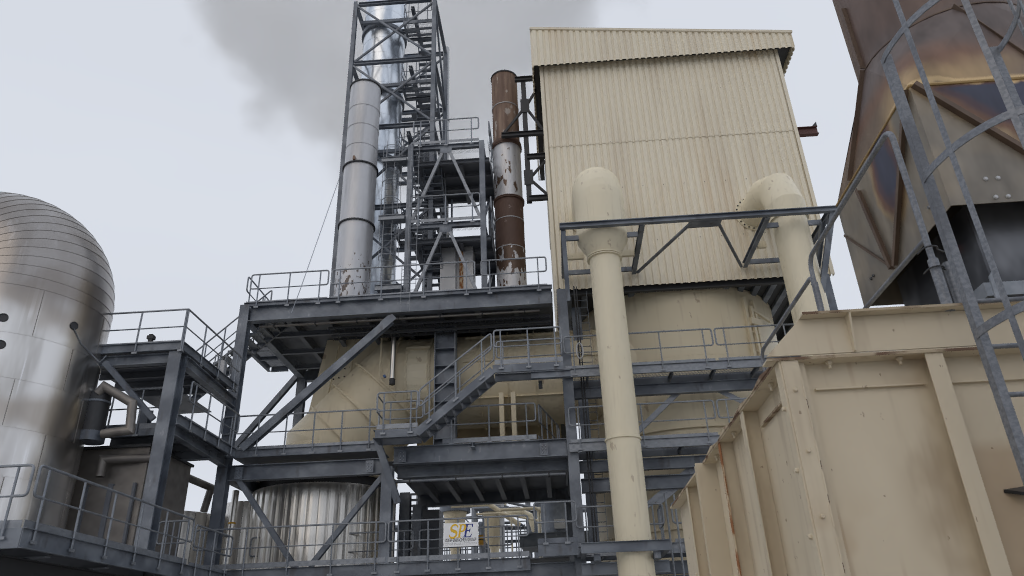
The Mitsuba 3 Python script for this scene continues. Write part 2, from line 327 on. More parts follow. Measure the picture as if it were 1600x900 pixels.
# ================================================================== main steel frame
fr = thing('steel_frame', 'tall dark grey steel frame of columns, beams and diagonals carrying the three main decks', 'steel frame')
up = (0,1,0)
for x, y, z in ((X0, Y0, L3+.02), (X1, Y0, L2-.6), (X2, Y0, L3-.1), (X0, Y1, L3-.04), (X1, Y1, L3-.6), (X2-.1, Y1, L3-.6), (1.08, 24.3, 12.7)):  # last column is added to cover the bright sky gap beside the silo
    part(fr, 'column', [H((x,y,0), (x,y,z), .32, .32, up, .024, .016), box(x-.25, x+.25, y-.25, y+.25, .0, .03)], 'm_steel')
part(fr, 'beam', H((X0+.17, Y0, 12.15), (.22, Y0, 12.15), .56, .28), 'm_steel', label='deep painted beam under the upper deck edge')
part(fr, 'beam', H((X0, Y0+.17, 12.19), (X0, Y1-.17, 12.19), .44, .26), 'm_steel')
part(fr, 'beam', H((X0+.17, Y1, 12.14), (X2-.3, Y1, 12.14), .54, .26), 'm_steel')
part(fr, 'beam', H((X1+.17, Y0-.05, 7.12), (X2-.17, Y0-.05, 7.12), .52, .28), 'm_steel')
part(fr, 'beam', H((X0+.17, Y0+.05, 6.86), (X1-.17, Y0+.05, 6.86), .46, .26), 'm_steel')
part(fr, 'beam', H((X1+.17, Y0+.55, 6.75), (X2-.17, Y0+.55, 6.75), .34, .26), 'm_steel')
part(fr, 'beam', H((X1, Y1-.6, 6.83), (X2, Y1-.6, 6.83), .5, .26), 'm_steel')
part(fr, 'beam', H((X0, Y0+.17, 6.9), (X0, Y1-.17, 6.9), .4, .26), 'm_steel')
part(fr, 'beam', H((X2, Y0+.17, 6.9), (X2, Y1-.17, 6.9), .4, .26), 'm_steel')
part(fr, 'beam', H((X0+.17, Y0+.02, 3.72), (X1-.17, Y0+.02, 3.72), .4, .26), 'm_steel')
part(fr, 'beam', H((X1+.17, Y0+.02, 3.72), (X2-.17, Y0+.02, 3.72), .4, .26), 'm_steel')
a, b = at(611, 500, 21.75), at(379, 702, 21.75)
part(fr, 'brace', [H(a, b, .22, .24, (0,1,0), .018, .012), gusset(a-V(0,.13,0)+unit(b-a)*.15, unit(b-a), np.cross(unit(b-a), (0,1,0)), .3, .14, .015)], 'm_steel', label='long heavy diagonal rising to the right')
a, b = at(478, 572, 27.8), at(366, 700, 27.8)
part(fr, 'brace', H(a, b, .2, .2, (0,1,0), .016, .012), 'm_steel')
for p0, p1 in (((370, 745), (462, 888)), ((600, 742), (484, 886))):
    part(fr, 'brace', H(at(*p0, 22.05), at(*p1, 22.05), .15, .15, (0,1,0), .014, .01), 'm_steel')
part(fr, 'brace', H(at(588, 684, 21.7), at(622, 786, 22.0), .18, .2, (0,1,0)), 'm_steel')
def bolt_group(holder, x, y, z, nx_, nz_, p=.1):
    gk = part(holder, 'splice_plate', box(x-.07, x+(nx_-1)*p+.07, y-.012, y-.001, z-.08, z+(nz_-1)*p+.08), 'm_steel')
    for a_ in range(nx_):
        for b_ in range(nz_): part(gk, 'bolt', bolt((x+a_*p, y-.012, z+b_*p), (0,-1,0), .022, .02), 'm_galv')
for x, y, z, a_, b_ in ((-.35, 21.81, 6.98, 2, 3), (-4.6, 21.81, 6.98, 2, 3), (-9.6, 21.92, 6.75, 2, 3), (-5.6, 21.92, 6.75, 2, 3)    ): bolt_group(fr, x, y, z, a_, b_)
# built-up column in front of the big duct: two flanges, web and cross plates
cx0, cx1, cy = -3.82, -3.14, 23.3
part(fr, 'column', [box(cx0-.015, cx0+.015, cy-.2, cy+.3, 7.03, 12), box(cx1-.015, cx1+.015, cy-.2, cy+.3, 7.03, 12), box(cx0+.014, cx1-.014, cy+.05, cy+.07, 7.03, 12)], 'm_steel', label='wide box-like column with cross plates before the beige duct')
for z in np.arange(7.9, 12, .62): part(fr, 'cross_plate', box(cx0+.016, cx1-.016, cy-.19, cy+.05, z, z+.016), 'm_steel')

# ================================================================== upper deck (level of the deep beam)
ud = thing('upper_deck', 'upper platform with guard rails, on which the chimneys and the stair tower stand', 'platform')
part(ud, 'deck_plate', [box(X0-.12, X2-.3, Y0+.2, Y1+.1, L3-.03, L3)], 'm_deck')
for x in np.arange(X0+1.25, X2-.4, 1.3): part(ud, 'joist', H((x, Y0+.2, 12.24), (x, Y1-.15, 12.24), .3, .16), 'm_deck')
for y in (23.6, 25.2, 26.8): part(ud, 'joist', H((X0+.15, y, 12.05), (X2-.4, y, 12.05), .18, .12), 'm_deck')
part(ud, 'edge_channel', U((X0-.05, Y0-.1, L3+.02), (.25, Y0-.1, L3+.02), .14, .06, s=-1), 'm_steel')
for xa, xb in ((-9.95, -7.28), (-7.16, -2.3), (-2.08, .1)):
    railing(ud, (xa, Y0-.14, L3+.06), (xb, Y0-.14, L3+.06), 1.08, toe=True, tb=.1)
railing(ud, (X0-.06, Y0-.05, L3+.06), (X0-.06, Y1-1.6, L3+.06), 1.08, out=(-1,0,0))
# cable trays hung under it
for k, (y, z) in enumerate(((22.5, 11.72), (22.9, 11.6))):
    part(ud, 'cable_tray', [bar((X0+2.7, y, z), (X2-.4, y, z), .02, .08), bar((X0+2.7, y+.3, z), (X2-.4, y+.3, z), .02, .08)]+[box(x, x+.03, y, y+.3, z-.03, z-.01) for x in np.arange(X0+2.9, X2-.5, .3)], 'm_dark')
# side landing at its left end with open mesh floor
sl0, sl1, sy0, sy1 = -10.95, -10.2, 24.6, 26.75
part(ud, 'side_landing', [H((sl0, sy0, 12.0), (sl0, sy1, 12.0), .2, .12), H((sl0+.07, sy1, 12.0), (sl1, sy1, 12.0), .2, .12), H((sl0+.07, 25.6, 12.0), (sl1, 25.6, 12.0), .14, .1), H((sl0+.07, sy0, 12.0), (sl1, sy0, 12.0), .2, .12)], 'm_steel')
grating(ud, sl0+.05, sl1-.03, sy0+.05, sy1-.05, 12.12, 'x')

# ================================================================== middle deck
md = thing('middle_deck', 'middle platform behind a long guard rail, below the beige bent duct', 'platform')
part(md, 'edge_channel', U((X0-.25, Y0-.16, L2-.02), (X1-.25, Y0-.16, L2-.02), .24, .07, s=-1), 'm_steel')
part(md, 'deck_plate', [box(X1-.1, X2-.2, Y0+.15, Y1-.4, L2-.42, L2-.395)], 'm_deck')
part(md, 'walkway_plate', [box(X0+.2, X1-.2, Y0, Y0+1.0, L2-.08, L2-.06)], 'm_deck')
for x in np.linspace(X1+.7, X2-.8, 6): part(md, 'joist', H((x, Y0+.9, 6.8), (x, Y1-.75, 6.8), .3, .16), 'm_deck')
railing(md, (X0-.15, Y0-.2, L2+.06), (X1-.3, Y0-.2, L2+.06), 1.1, n=6)
railing(md, (-3.35, Y0-.16, L2), (-.5, Y0-.16, L2), 1.1, n=3, drop=.06)
railing(md, (-.4, Y0+.0, L2), (.2, Y0+2.6, L2), 1.1, n=4, out=(1,0,0), drop=.06)

# ================================================================== stair between the middle deck and the silo walkways
st = thing('crossing_stair', 'short steel stair with perforated treads climbing right in front of the beige duct', 'stairs')
ys, ye = 20.7, 21.55
za, zb = L2+.15, 9.36
xa0, xb0 = -3.92, -1.68
lx, rx = -5.12, .42
staircase(st, (xa0, ys, za-.1), (xb0, ys, zb-.1), ye-ys, 9, (0,1,0))
for k, y in ((1, ys), (-1, ye)):
    part(st, 'edge_channel', U((lx, y, za-.08), (xa0, y, za-.08), .24, .07, s=k), 'm_steel')
    part(st, 'edge_channel', U((xb0, y, zb-.08), (rx, y, zb-.08), .24, .07, s=k), 'm_steel')
part(st, 'end_channel', U((lx, ys, za-.08), (lx, ye, za-.08), .24, .07, s=1), 'm_steel')
part(st, 'support_beam', H((-.55, ys+.1, zb-.32), (.62, ys+.1, zb-.32), .22, .16), 'm_steel')
grating(st, lx+.05, xa0, ys+.03, ye-.03, za+.04); grating(st, xb0, rx, ys+.03, ye-.03, zb+.04)
for y, o in ((ys-.03, -1), (ye+.03, 1)):
    railing(st, (lx+.02, y, za+.06), (xa0+.02, y, za+.06), 1.08, n=2, out=(0,o,0), inset=.2)
    railing(st, (xa0+.06, y, za+.12), (xb0-.02, y, zb+.02), 1.05, n=3, toe=False, out=(0,o,0), inset=.3)
    railing(st, (xb0+.06, y, zb+.06), (rx, y, zb+.06), 1.08, n=3, out=(0,o,0), inset=.2)
part(st, 'gate_bar', [tube([(lx, ys+.02, za+1.1), (lx, ye-.02, za+1.1)], .022), tube([(lx, ys+.02, za+.6), (lx, ye-.02, za+.6)], .022)], GR)
for x in (-3.3, -1.2):   # hangers onto the main frame
    part(st, 'bracket', H((x+.9, ye, za-.3 if x < -2 else zb-.3), (x+.9, Y0-.1, za-.3 if x < -2 else zb-.3), .16, .12), 'm_steel')

# ================================================================== lower deck
ld = thing('lower_deck', 'lowest platform across the bottom, its guard rail carrying the lettered board', 'platform')
part(ld, 'edge_channel', U((X0-.55, Y0-.16, L1-.2), (X2-1.4, Y0-.16, L1-.2), .34, .08, s=-1), 'm_steel')
part(ld, 'deck_plate', box(X0-.3, X2-.3, Y0-.1, Y0+1.6, L1-.06, L1-.035), 'm_deck')
part(ld, 'edge_channel', U((X0-.3, Y0+1.65, L1-.15), (X2-.3, Y0+1.65, L1-.15), .24, .08), 'm_steel')
for x in np.arange(X0+.6, X2-.5, 1.2): part(ld, 'joist', H((x, Y0+.1, L1-.2), (x, Y0+1.6, L1-.2), .2, .1), 'm_deck')
railing(ld, (X0-.5, Y0-.22, L1+.0), (X1+.05, Y0-.22, L1+.0), 1.1, n=5, drop=.3)
railing(ld, (X1+.13, Y0-.22, L1+.0), (X2-1.42, Y0-.22, L1+.0), 1.1, n=5, drop=.3)
railing(ld, (X0+.45, Y0+1.6, L1+.0), (X1+.5, Y0+1.6, L1+.0), 1.1, n=5, out=(0,1,0))
railing(ld, (X1+.7, Y0+1.6, L1+.0), (X2-2.0, Y0+1.6, L1+.0), 1.1, n=5, out=(0,1,0))
railing(ld, (X0-.15, Y0+.2, L1+.0), (X0-.15, Y0+1.6, L1+.0), 1.1, n=2, out=(-1,0,0), toe=False)
part(ld, 'raised_step', [U((-.6, 21.3, 4.17), (.5, 21.3, 4.17), .3, .08, s=1), box(-.6, .5, 21.3, 22.0, 4.3, 4.33), bars((-.6, 21.33, 4.42), (.5, 21.33, 4.42), [(-.005,.005,-.07,.07)])], 'm_steel')
railing(ld, (-.66, 21.26, 4.36), (.5, 21.26, 4.36), 1.08, n=2, toe=False, drop=.05)

# ------------------------------------------------------------------ the lettered board on the lower rail
sb = thing('sign_board', 'white board with yellow and blue letters SPE hung on the lowest guard rail', 'sign')
a0, a1 = at(693, 818, 21.7), at(747, 813, 21.7); bw = a1[0]-a0[0]; bz1 = a0[2]; bz0 = at(695, 855, 21.7)[2]
part(sb, 'panel', box(a0[0], a1[0], 21.70, 21.712, bz0, bz1), 'm_white')
part(sb, 'clip', [box(a0[0]+.1, a0[0]+.14, 21.713, 21.8, bz1-.1, bz1-.06), box(a1[0]-.14, a1[0]-.1, 21.713, 21.8, bz1-.1, bz1-.06)], 'm_galv')
from shapely.geometry import Polygon, LineString
from shapely import affinity, union_all
def stand(shape, x, z, y, t=.004):
    """flat lettering (x right, y up) set upright on the board"""
    ms = [trimesh.creation.extrude_polygon(g, t, engine='earcut') for g in getattr(shape, 'geoms', [shape])]
    m = trimesh.util.concatenate(ms); v = m.vertices.copy(); m.vertices = np.stack([x+v[:,0], y-v[:,2], z+v[:,1]], 1); return m
def stroke(pts, w): return LineString(pts).buffer(w/2, cap_style=2, join_style=1)
th = np.linspace(0, 1, 40)
def serif_S():      # italic-style S with thick spine
    t = np.linspace(-.15*np.pi, 1.5*np.pi, 30)
    top = [(.5+.34*math.cos(q), .745+.235*math.sin(q)) for q in np.linspace(.05*math.pi, 1.35*math.pi, 24)]
    bot = [(.46+.36*math.cos(q), .255+.245*math.sin(q)) for q in np.linspace(.42*math.pi, -.93*math.pi, 26)]
    pts = np.array(top+bot); n = len(pts); parts = []
    for i in range(n-1):
        k = 1-abs(i/(n-1)-.5)*2; w = .075+.15*max(0, k)**.8
        parts.append(LineString([pts[i], pts[i+1]]).buffer(w/2))
    return union_all(parts)
def serif_P():
    bowl = Polygon([(.28,.98),(.62,.98),(.80,.93),(.88,.78),(.86,.62),(.76,.50),(.58,.44),(.28,.44)]).buffer(.03)
    hole = Polygon([(.42,.92),(.56,.92),(.66,.87),(.69,.77),(.67,.64),(.60,.55),(.52,.51),(.42,.51)])
    return union_all([bowl.difference(hole), Polygon([(.22,.0),(.42,.0),(.42,1),(.22,1)]), Polygon([(.08,0),(.56,0),(.56,.06),(.08,.06)]), Polygon([(.08,.94),(.4,.94),(.4,1.0),(.08,1.0)])])
def serif_E():
    return union_all([Polygon([(.20,0),(.40,0),(.40,1),(.20,1)]), Polygon([(.05,0),(.90,0),(.97,.26),(.90,.26),(.82,.08),(.05,.06)]), Polygon([(.05,1),(.92,1),(.95,.76),(.88,.76),(.80,.93),(.05,.94)]),
                      Polygon([(.3,.47),(.62,.47),(.66,.36),(.72,.36),(.72,.66),(.66,.66),(.62,.55),(.3,.55)])])
sh_ = .37*(bz1-bz0)/.66; ix = .34
for ch, fn, ox, wd, col, nm in (('S', serif_S, .13, .27, 'm_yellow', 'letter_s'), ('P', serif_P, .355, .27, 'm_yellow', 'letter_p'), ('E', serif_E, .535, .27, 'm_blue', 'letter_e')):
    g = affinity.affine_transform(fn(), [wd*bw*1.02, ix*sh_*.55, 0, sh_, ox*bw, .245*(bz1-bz0)/.66])
    part(sb, 'letter', stand(g, a0[0], bz0+.0, 21.6985 if ch != 'E' else 21.6995), col, label=('tall yellow serif letter' if ch != 'E' else 'tall dark blue serif letter')+' '+ch)
tx = meshkit.text_mesh('DIEFFENBACHER GROUP', .085, .003, True); v = tx.vertices; k = .88*bw/(v[:,0].max()-v[:,0].min())
tx.vertices = np.stack([a0[0]+.055*bw+v[:,0]*k, 21.6995-v[:,2], bz0+.135+v[:,1]], 1); part(sb, 'lettering', tx, 'm_black')
for r_, (x_, w_) in ((0, (.06, .9)), (1, (.06, .9))):
    rr = random.Random(3+r_); xs = x_*bw; ms = []
    while xs < (x_+w_)*bw-.03:
        w = rr.uniform(.02, .07); ms.append(box(a0[0]+xs, a0[0]+min(xs+w, (x_+w_)*bw), 21.697, 21.6995, bz0+.085-.035*r_, bz0+.10-.035*r_)); xs += w+.018
    part(sb, 'small_print', ms, 'm_glossgrey')

# ================================================================== beige bent duct
bd = thing('bent_duct', 'huge beige mitred duct running in from the right and bending down to the left', 'duct')
yd = 25.6; rd = 1.67
axis = [V(3.2, yd, 10.62), V(-5.42, yd, 10.62), V(-7.78, yd, 8.25), V(-7.78, yd, 7.1)]
for i, m in enumerate(mitred(axis, rd, 72)): part(bd, 'duct_section', m, 'm_beige', smooth=40)
for x in (1.6, .45, -.5, -1.45, -2.4): part(bd, 'stiffener_ring', hoop((x, yd, 10.62), (1,0,0), rd, .02, .075, 72), 'm_beige')
for x in (-4.15, -5.0): part(bd, 'stiffener_ring', hoop((x, yd, 10.62), (1,0,0), rd, .05, .05, 72), 'm_beige')
ax = unit(axis[2]-axis[1])
for t in (.62, 1.7, 2.78): part(bd, 'stiffener_ring', hoop(axis[1]+ax*t, ax, rd, .05, .11, 72), 'm_beige')
for x in (-3.6, -5.35): part(bd, 'stiffener_ring', hoop((x, yd, 10.62), (1,0,0), rd, .05, .13, 72), 'm_beige')
part(bd, 'cone', lathe([(1.68, .0), (1.7, -.35), (2.4, -1.05), (2.46, -1.1), (2.46, -1.22), (2.3, -1.22)], 72, (-7.98, yd, 8.3)), 'm_beige', smooth=40)
for d in (-38, 5, 48):
    q = math.radians(d); n_ = V(0, -math.cos(q), math.sin(q)); c = V(0, yd, 10.62)+n_*(rd+.03)
    part(bd, 'longitudinal_flat', bars(c+V(-2.95,0,0), c+V(1.9,0,0), [(-.008,.008,-.04,.04)], n_), 'm_beige')
for x0_, x1_ in ((-4.95, -4.2),):          # inspection door
    q0, q1 = math.radians(-35), math.radians(30)
    arc = [V(0, yd-(rd+.03)*math.cos(q), 10.62+(rd+.03)*math.sin(q)) for q in np.linspace(q0, q1, 9)]
    dk = part(bd, 'inspection_door', [plate([arc[i]+V(x0_,0,0), arc[i]+V(x1_,0,0), arc[i+1]+V(x1_,0,0), arc[i+1]+V(x0_,0,0)], .03) for i in range(8)], 'm_pipe')
    part(dk, 'frame', [bars(arc[8]+V(x0_-.05,-.02,0), arc[8]+V(x1_+.05,-.02,0), [(-.05,.05,-.05,.05)]), tube([c+V(x0_,-.01,0) for c in arc], .035, 5), tube([c+V(x1_,-.01,0) for c in arc], .035, 5)], 'm_beige')
part(bd, 'saddle', [box(-1.75, -1.6, 23.9, 24.4, L2-.4, 9.6), box(-1.35, -1.2, 23.9, 24.4, L2-.4, 9.6)], 'm_beige')
tb = thing('tapered_duct', 'beige vertical duct with bolt rows, behind the bent duct and left of it', 'duct')
part(tb, 'casing', tm([[-8.95,25.1,8.0],[-5.9,25.1,8.0],[-5.9,26.8,8.0],[-8.95,26.8,8.0],[-8.2,25.1,12.4],[-5.9,25.1,12.4],[-5.9,26.8,12.4],[-8.2,26.8,12.4]], _BF), 'm_beige')
for s_ in (.22, .5): part(tb, 'rib', bars((-8.95+2.85*s_,25.07,8.2), (-8.2+2.15*s_,25.07,12.3), [(-.03,.03,-.04,.04)], (0,1,0)), 'm_beige')
for i in range(9): part(tb, 'bolt', bolt((-8.05+.2*(i%5), 25.08, 11.1-.3*(i//5)+.04*(i%5)), (0,-1,0), .03, .03), 'm_dark')
rc = thing('backdrop_casing', 'beige backdrop box added behind the bent duct to close off the sky', 'casing')  # added backdrop, keeps the sky from showing past the duct
part(rc, 'casing', box(-5.2, .3, 27.6, 27.62, 7.1, 11.6), 'm_beige'); part(rc, 'side', [box(-5.2, -5.18, 27.63, 28.3, 7.1, 11.6), box(.28, .3, 27.63, 28.3, 7.1, 11.6), box(-5.2, .3, 27.63, 28.3, 11.61, 11.63), box(-5.2, .3, 27.63, 28.3, 7.08, 7.1)], 'm_beige')
for x in np.arange(-4.6, .2, .9): part(rc, 'rib', box(x, x+.06, 27.5, 27.6, 7.12, 11.58), 'm_beige')
vt = thing('drain_pipe', 'short shiny vertical pipe hanging under the upper deck before the beige duct', 'pipe')
a = at(616, 515, 23.4); b = at(614, 592, 23.4)
part(vt, 'tube', can(.09, b[2], 12.0, (a[0], 23.4, 0), 16), 'm_inox_panel', smooth=40); part(vt, 'end_cap', can(.1, b[2]-.2, b[2], (a[0], 23.4, 0), 16), 'm_dark', smooth=40)
tw_ = thing('thin_pipe', 'thin beige rod running down the face of the bent duct', 'pipe')
part(tw_, 'rod', tube([at(597, 520, 23.75), at(593, 592, 23.75), at(620, 615, 23.75)], .03, 6), 'm_beige', smooth=40); part(tw_, 'cap', can(.05, -.05, .05, at(601, 588, 23.75), 10, axis=(0,1,0)), 'm_bluecap', smooth=40)

# ------------------------------------------------------------------ services hung on the frame
for k, (y, z, x0_, x1_, r_, m, nm) in enumerate(((22.35, 6.45, -4.9, .3, .05, 'm_galv', 'grey pipe below the middle deck beam, right half'), (22.2, 11.78, -9.6, -.2, .04, 'm_lag', 'grey pipe under the deep upper beam'))):
    sk = thing('service_pipe', nm, 'pipe'); part(sk, 'tube', tube([(x0_, y, z), (x1_, y, z)], r_, 10), m, smooth=40)
    for x in np.arange(x0_+.5, x1_, 1.4): part(sk, 'clip', box(x-.02, x+.02, y-r_-.012, y+r_+.1, z-r_-.012, z+r_+.012), 'm_dark')

# ================================================================== ribbed silver vessel below the bent duct
vs = thing('ribbed_vessel', 'round silver vessel clad in upright ribbed sheets, behind the lowest guard rail', 'vessel')
vc = V(-7.95, 25.6, 0); vr = 2.45; npan = 46
for i in range(npan):
    a0_, a1_ = 2*np.pi*i/npan, 2*np.pi*(i+1)/npan
    if not (np.pi*.95 < a0_ < 2.05*np.pi): continue
    am = (a0_+a1_)/2; k = rng.uniform(-.02, .03); pts = []
    for j, t in enumerate(np.linspace(0, 1, 5)):
        q = a0_+(a1_-a0_)*t; pts.append((vr+.018*math.sin(math.pi*t)+k*(t-.5), q))
    lo, hi = 0.0, 6.72
    v = [[vc[0]+r_*math.cos(q), vc[1]+r_*math.sin(q), z] for z in (lo, hi) for r_, q in pts]
    v += [[vc[0]+(r_-.02)*math.cos(q), vc[1]+(r_-.02)*math.sin(q), z] for z in (lo, hi) for r_, q in pts]
    f = []
    for j in range(4): f += [[j, j+1, 6+j], [j, 6+j, 5+j], [10+j, 16+j, 11+j], [10+j, 15+j, 16+j]]
    f += [[5+j, 6+j, 16+j] for j in range(4)]+[[5+j, 16+j, 15+j] for j in range(4)]
    part(vs, 'cladding_sheet', tm(v, f), 'm_inox_panel')
    c0 = V(vc[0]+(vr+.012)*math.cos(a0_), vc[1]+(vr+.012)*math.sin(a0_), 0)
    part(vs, 'standing_seam', bars(c0, c0+V(0,0,6.70), [(-.011,.011,-.012,.045)], (math.cos(a0_), math.sin(a0_), 0)), 'm_inox_panel')
part(vs, 'core', can(vr-.05, 0, 6.6, vc, 48), 'm_dark'); part(vs, 'top_ring', hoop(vc+V(0,0,6.73), (0,0,1), vr-.02, .03, .05, 72), 'm_inox_panel')
part(vs, 'neck', can(2.22, 6.6, 7.3, vc, 48), 'm_dark', smooth=40)

# ================================================================== lattice tower with the chimneys
TY0, TY1 = 24.6, 28.1
TX0, TX1 = at(557, 2, TY0)[0], at(679, 2, TY0)[0]
lt = thing('lattice_tower', 'tall square lattice tower of grey steel around the shiny chimney, with stairs on its right', 'tower')
lev = [at(620, 3, TY0)[2]+.1, at(620, 95, TY0)[2]+.1, at(630, 196, TY0)[2]+.1, 17.9, 14.2]; DX, DY = TX1+3.84, TY0-22.5
for x, y in ((TX0,TY0), (TX1,TY0), (TX1,TY1), (TX0,TY1)):
    part(lt, 'post', H((x,y,L3+.02), (x,y,lev[0]+.05), .18, .18, (0,1,0), .018, .012), 'm_steel')
    part(lt, 'base_plate', box(x-.2, x+.2, y-.2, y+.2, L3+.003, L3+.035), 'm_steel')
for i, z in enumerate(lev[:-1]):
    for p0, p1 in (((TX0,TY0),(TX1,TY0)), ((TX0,TY1),(TX1,TY1)), ((TX0,TY0),(TX0,TY1)), ((TX1,TY0),(TX1,TY1))):
        d = unit(V(*p1)-V(*p0))*.13; part(lt, 'beam', H((p0[0]+d[0], p0[1]+d[1], z-.1), (p1[0]-d[0], p1[1]-d[1], z-.1), .17, .15), 'm_steel')
    part(lt, 'beam', H((TX0+.13, TY0+1.4, z-.55), (TX1-1.0, TY0+1.4, z-.55), .18, .16), 'm_steel')
    part(lt, 'beam', H((TX1-1.05, TY0+.13, z-.4), (TX1-1.05, TY1-.13, z-.4), .18, .16), 'm_steel')
    zb = lev[i+1]
    for k, (y) in enumerate((TY0-.02, TY1)):
        part(lt, 'brace', bar((TX0+.1, y, z-.25), (TX1-.1, y, zb+.1), .08, .08, (0,1,0)), 'm_steel')
        part(lt, 'brace', bar((TX0+.1, y+.11, zb+.1), (TX1-.1, y+.11, z-.25), .08, .08, (0,1,0)), 'm_steel')
    part(lt, 'brace', bar((TX1, TY0+.1, z-.25), (TX1, TY1-.1, zb+.1), .09, .09, (1,0,0)), 'm_steel')
    part(lt, 'brace', bar((TX0, TY1-.1, z-.25), (TX0, TY0+.1, zb+.1), .09, .09, (1,0,0)), 'm_steel')
    # landing and flight on the right
    zl = z-1.0; sx0, sx1 = -5.35+DX, -4.0+DX; ly_, lz_ = 22.85+DY, 24.0+DY
    lk = part(lt, 'landing', [U((sx0,ly_,zl-.05), (sx1,ly_,zl-.05), .18, .06, s=1), U((sx0,lz_,zl-.05), (sx1,lz_,zl-.05), .18, .06, s=-1), box(sx0-.01,sx0+.05,ly_,lz_,zl-.14,zl+.03)]+[U((sx0+.05,y,zl-.1),(sx1,y,zl-.1),.12,.05) for y in (ly_+.4, ly_+.78)], 'm_steel')
    grating(lt, sx0+.06, sx1, ly_+.02, lz_-.02, zl+.02, pitch=.06, name='landing_grating')
    yr = ly_-.02
    rk = part(lt, 'railing', tube([(sx0+.05,yr,zl+.55), (sx0+.05,yr,zl+1.02), (sx0+.13,yr,zl+1.1), (sx1-.12,yr,zl+1.1), (sx1-.04,yr,zl+1.02), (sx1-.04,yr,zl+.55)], .022, 6), GR, smooth=40)
    part(rk, 'knee_rail', tube([(sx0+.05,yr,zl+.55), (sx1-.04,yr,zl+.55)], .016, 6), GR)
    for x in (sx0+.25, sx0+.68, sx1-.22): part(rk, 'post', tube([(x,yr,zl-.1), (x,yr,zl+1.09)], .02, 6), GR)
    rk = part(lt, 'railing', tube([(sx0,ly_+.05,zl+1.1), (sx0,lz_-.05,zl+1.1)], .022, 6), GR, smooth=40)
    part(rk, 'knee_rail', tube([(sx0,ly_+.05,zl+.55), (sx0,lz_-.05,zl+.55)], .016, 6), GR)
    for y in (ly_+.15, ly_+.6, ly_+1.05): part(rk, 'post', tube([(sx0,y,zl-.1), (sx0,y,zl+1.09)], .02, 6), GR)
    if i < 3:
        zl2 = lev[i+1]-1.0; yq0, yq1 = 25.3+DY, 23.9+DY; xq0, xq1 = sx0+.5, sx1-.15
        fl = part(lt, 'stair_flight', [bars((xx, yq0, zl2), (xx, yq1, zl), [(-.008,.008,-.11,.11)], (0,0,1)) for xx in (xq0, xq1)], 'm_steel')
        for j in range(13):
            t = (j+.5)/13; yy, zz = yq0+(yq1-yq0)*t, zl2+(zl-zl2)*t
            part(fl, 'step', box(xq0+.01, xq1-.01, yy-.1, yy+.1, zz-.03, zz+.012), 'm_steel')
        for xx in (xq0-.05, xq1+.05): part(fl, 'handrail', tube([(xx, yq0, zl2+1.0), (xx, yq1, zl+1.0)], .02, 6), GR)
        part(lt, 'rear_landing', box(sx0+.05, sx1, yq0-.3, yq0+.1, zl2-.02, zl2), 'm_steel')
# chimneys
ck = thing('shiny_chimney', 'tall mirror-like silver chimney standing inside the lattice tower', 'chimney')
cc = V(at(601, 60, 26.4)[0], 26.4, 0); cr = .99; zs = list(np.arange(12.5, 37.1, .9))
for i in range(len(zs)-1):
    part(ck, 'cladding_band', lathe([(cr+.006, zs[i]), (cr, zs[i+1]-.0), (cr-.02, zs[i+1]), (cr-.02, zs[i])], 56, cc), 'm_tall', smooth=40)
for z in (lev[0]-.6, lev[1]-.9, lev[2]-.9): part(ck, 'guide_collar', lathe([(cr+.01, z-.12), (cr+.09, z-.1), (cr+.09, z+.1), (cr+.01, z+.12)], 48, cc), 'm_steel', smooth=30)
for z in (lev[0]-.65, lev[1]-.95, lev[2]-.95):
    for s_ in (-1, 1): part(lt, 'guide_beam', bar((TX0+.1, 26.4+s_*1.2, z), (TX1-1.1, 26.4+s_*1.2, z), .12, .16), 'm_steel')
pc = thing('pale_chimney', 'lower pale grey chimney with flaking paint at its foot, in front of the shiny chimney', 'chimney')
gy = 23.3; gc = V(at(556, 330, gy)[0]+.07, gy, 0); gr_ = .615
gz = [L3+.003, at(560, 342, gy-.6)[2], at(565, 252, gy-.6)[2], at(572, 124, gy-.6)[2]]
for i in range(3):
    part(pc, 'shaft_section', pipe_shell(gr_+(.014 if i < 2 else .0), gz[i], gz[i+1], gc, 56), 'm_greystack', smooth=40)
    if i < 2: part(pc, 'flange', hoop(gc+V(0,0,gz[i+1]), (0,0,1), gr_, .05, .075, 56), 'm_dark')
    for z in np.arange(gz[i]+.9, gz[i+1]-.4, .95): part(pc, 'weld_seam', hoop(gc+V(0,0,z), (0,0,1), gr_+.012, .014, .006, 48), 'm_greystack')
part(pc, 'rim', hoop(gc+V(0,0,gz[3]-.02), (0,0,1), gr_, .06, .045, 56), 'm_dark')
part(pc, 'lifting_lug', box(gc[0]-.12, gc[0]-.04, gc[1]-gr_-.12, gc[1]-gr_, gz[2]+.04, gz[2]+.2), 'm_brown')
spx, spy = at(697, 90, 28.4)[0], 28.4
sd = thing('side_pipe', 'slim pale riser pipe at the right rear corner of the lattice tower', 'pipe')
part(sd, 'tube', can(.17, L3, at(697, 76, 28.4)[2], (spx, spy, 0), 20), 'm_glossgrey', smooth=40)
for z in (15, 18.5, 22, 25): part(sd, 'clamp', hoop((spx, spy, z), (0,0,1), .17, .06, .02, 20), 'm_steel')
gw = thing('guy_wire', 'thin wire running down left from the pale chimney', 'wire')
part(gw, 'wire', tube([at(536, 262, 24.0), at(470, 450, 21.0), at(455, 490, 20.3)], .012, 5), 'm_galv')

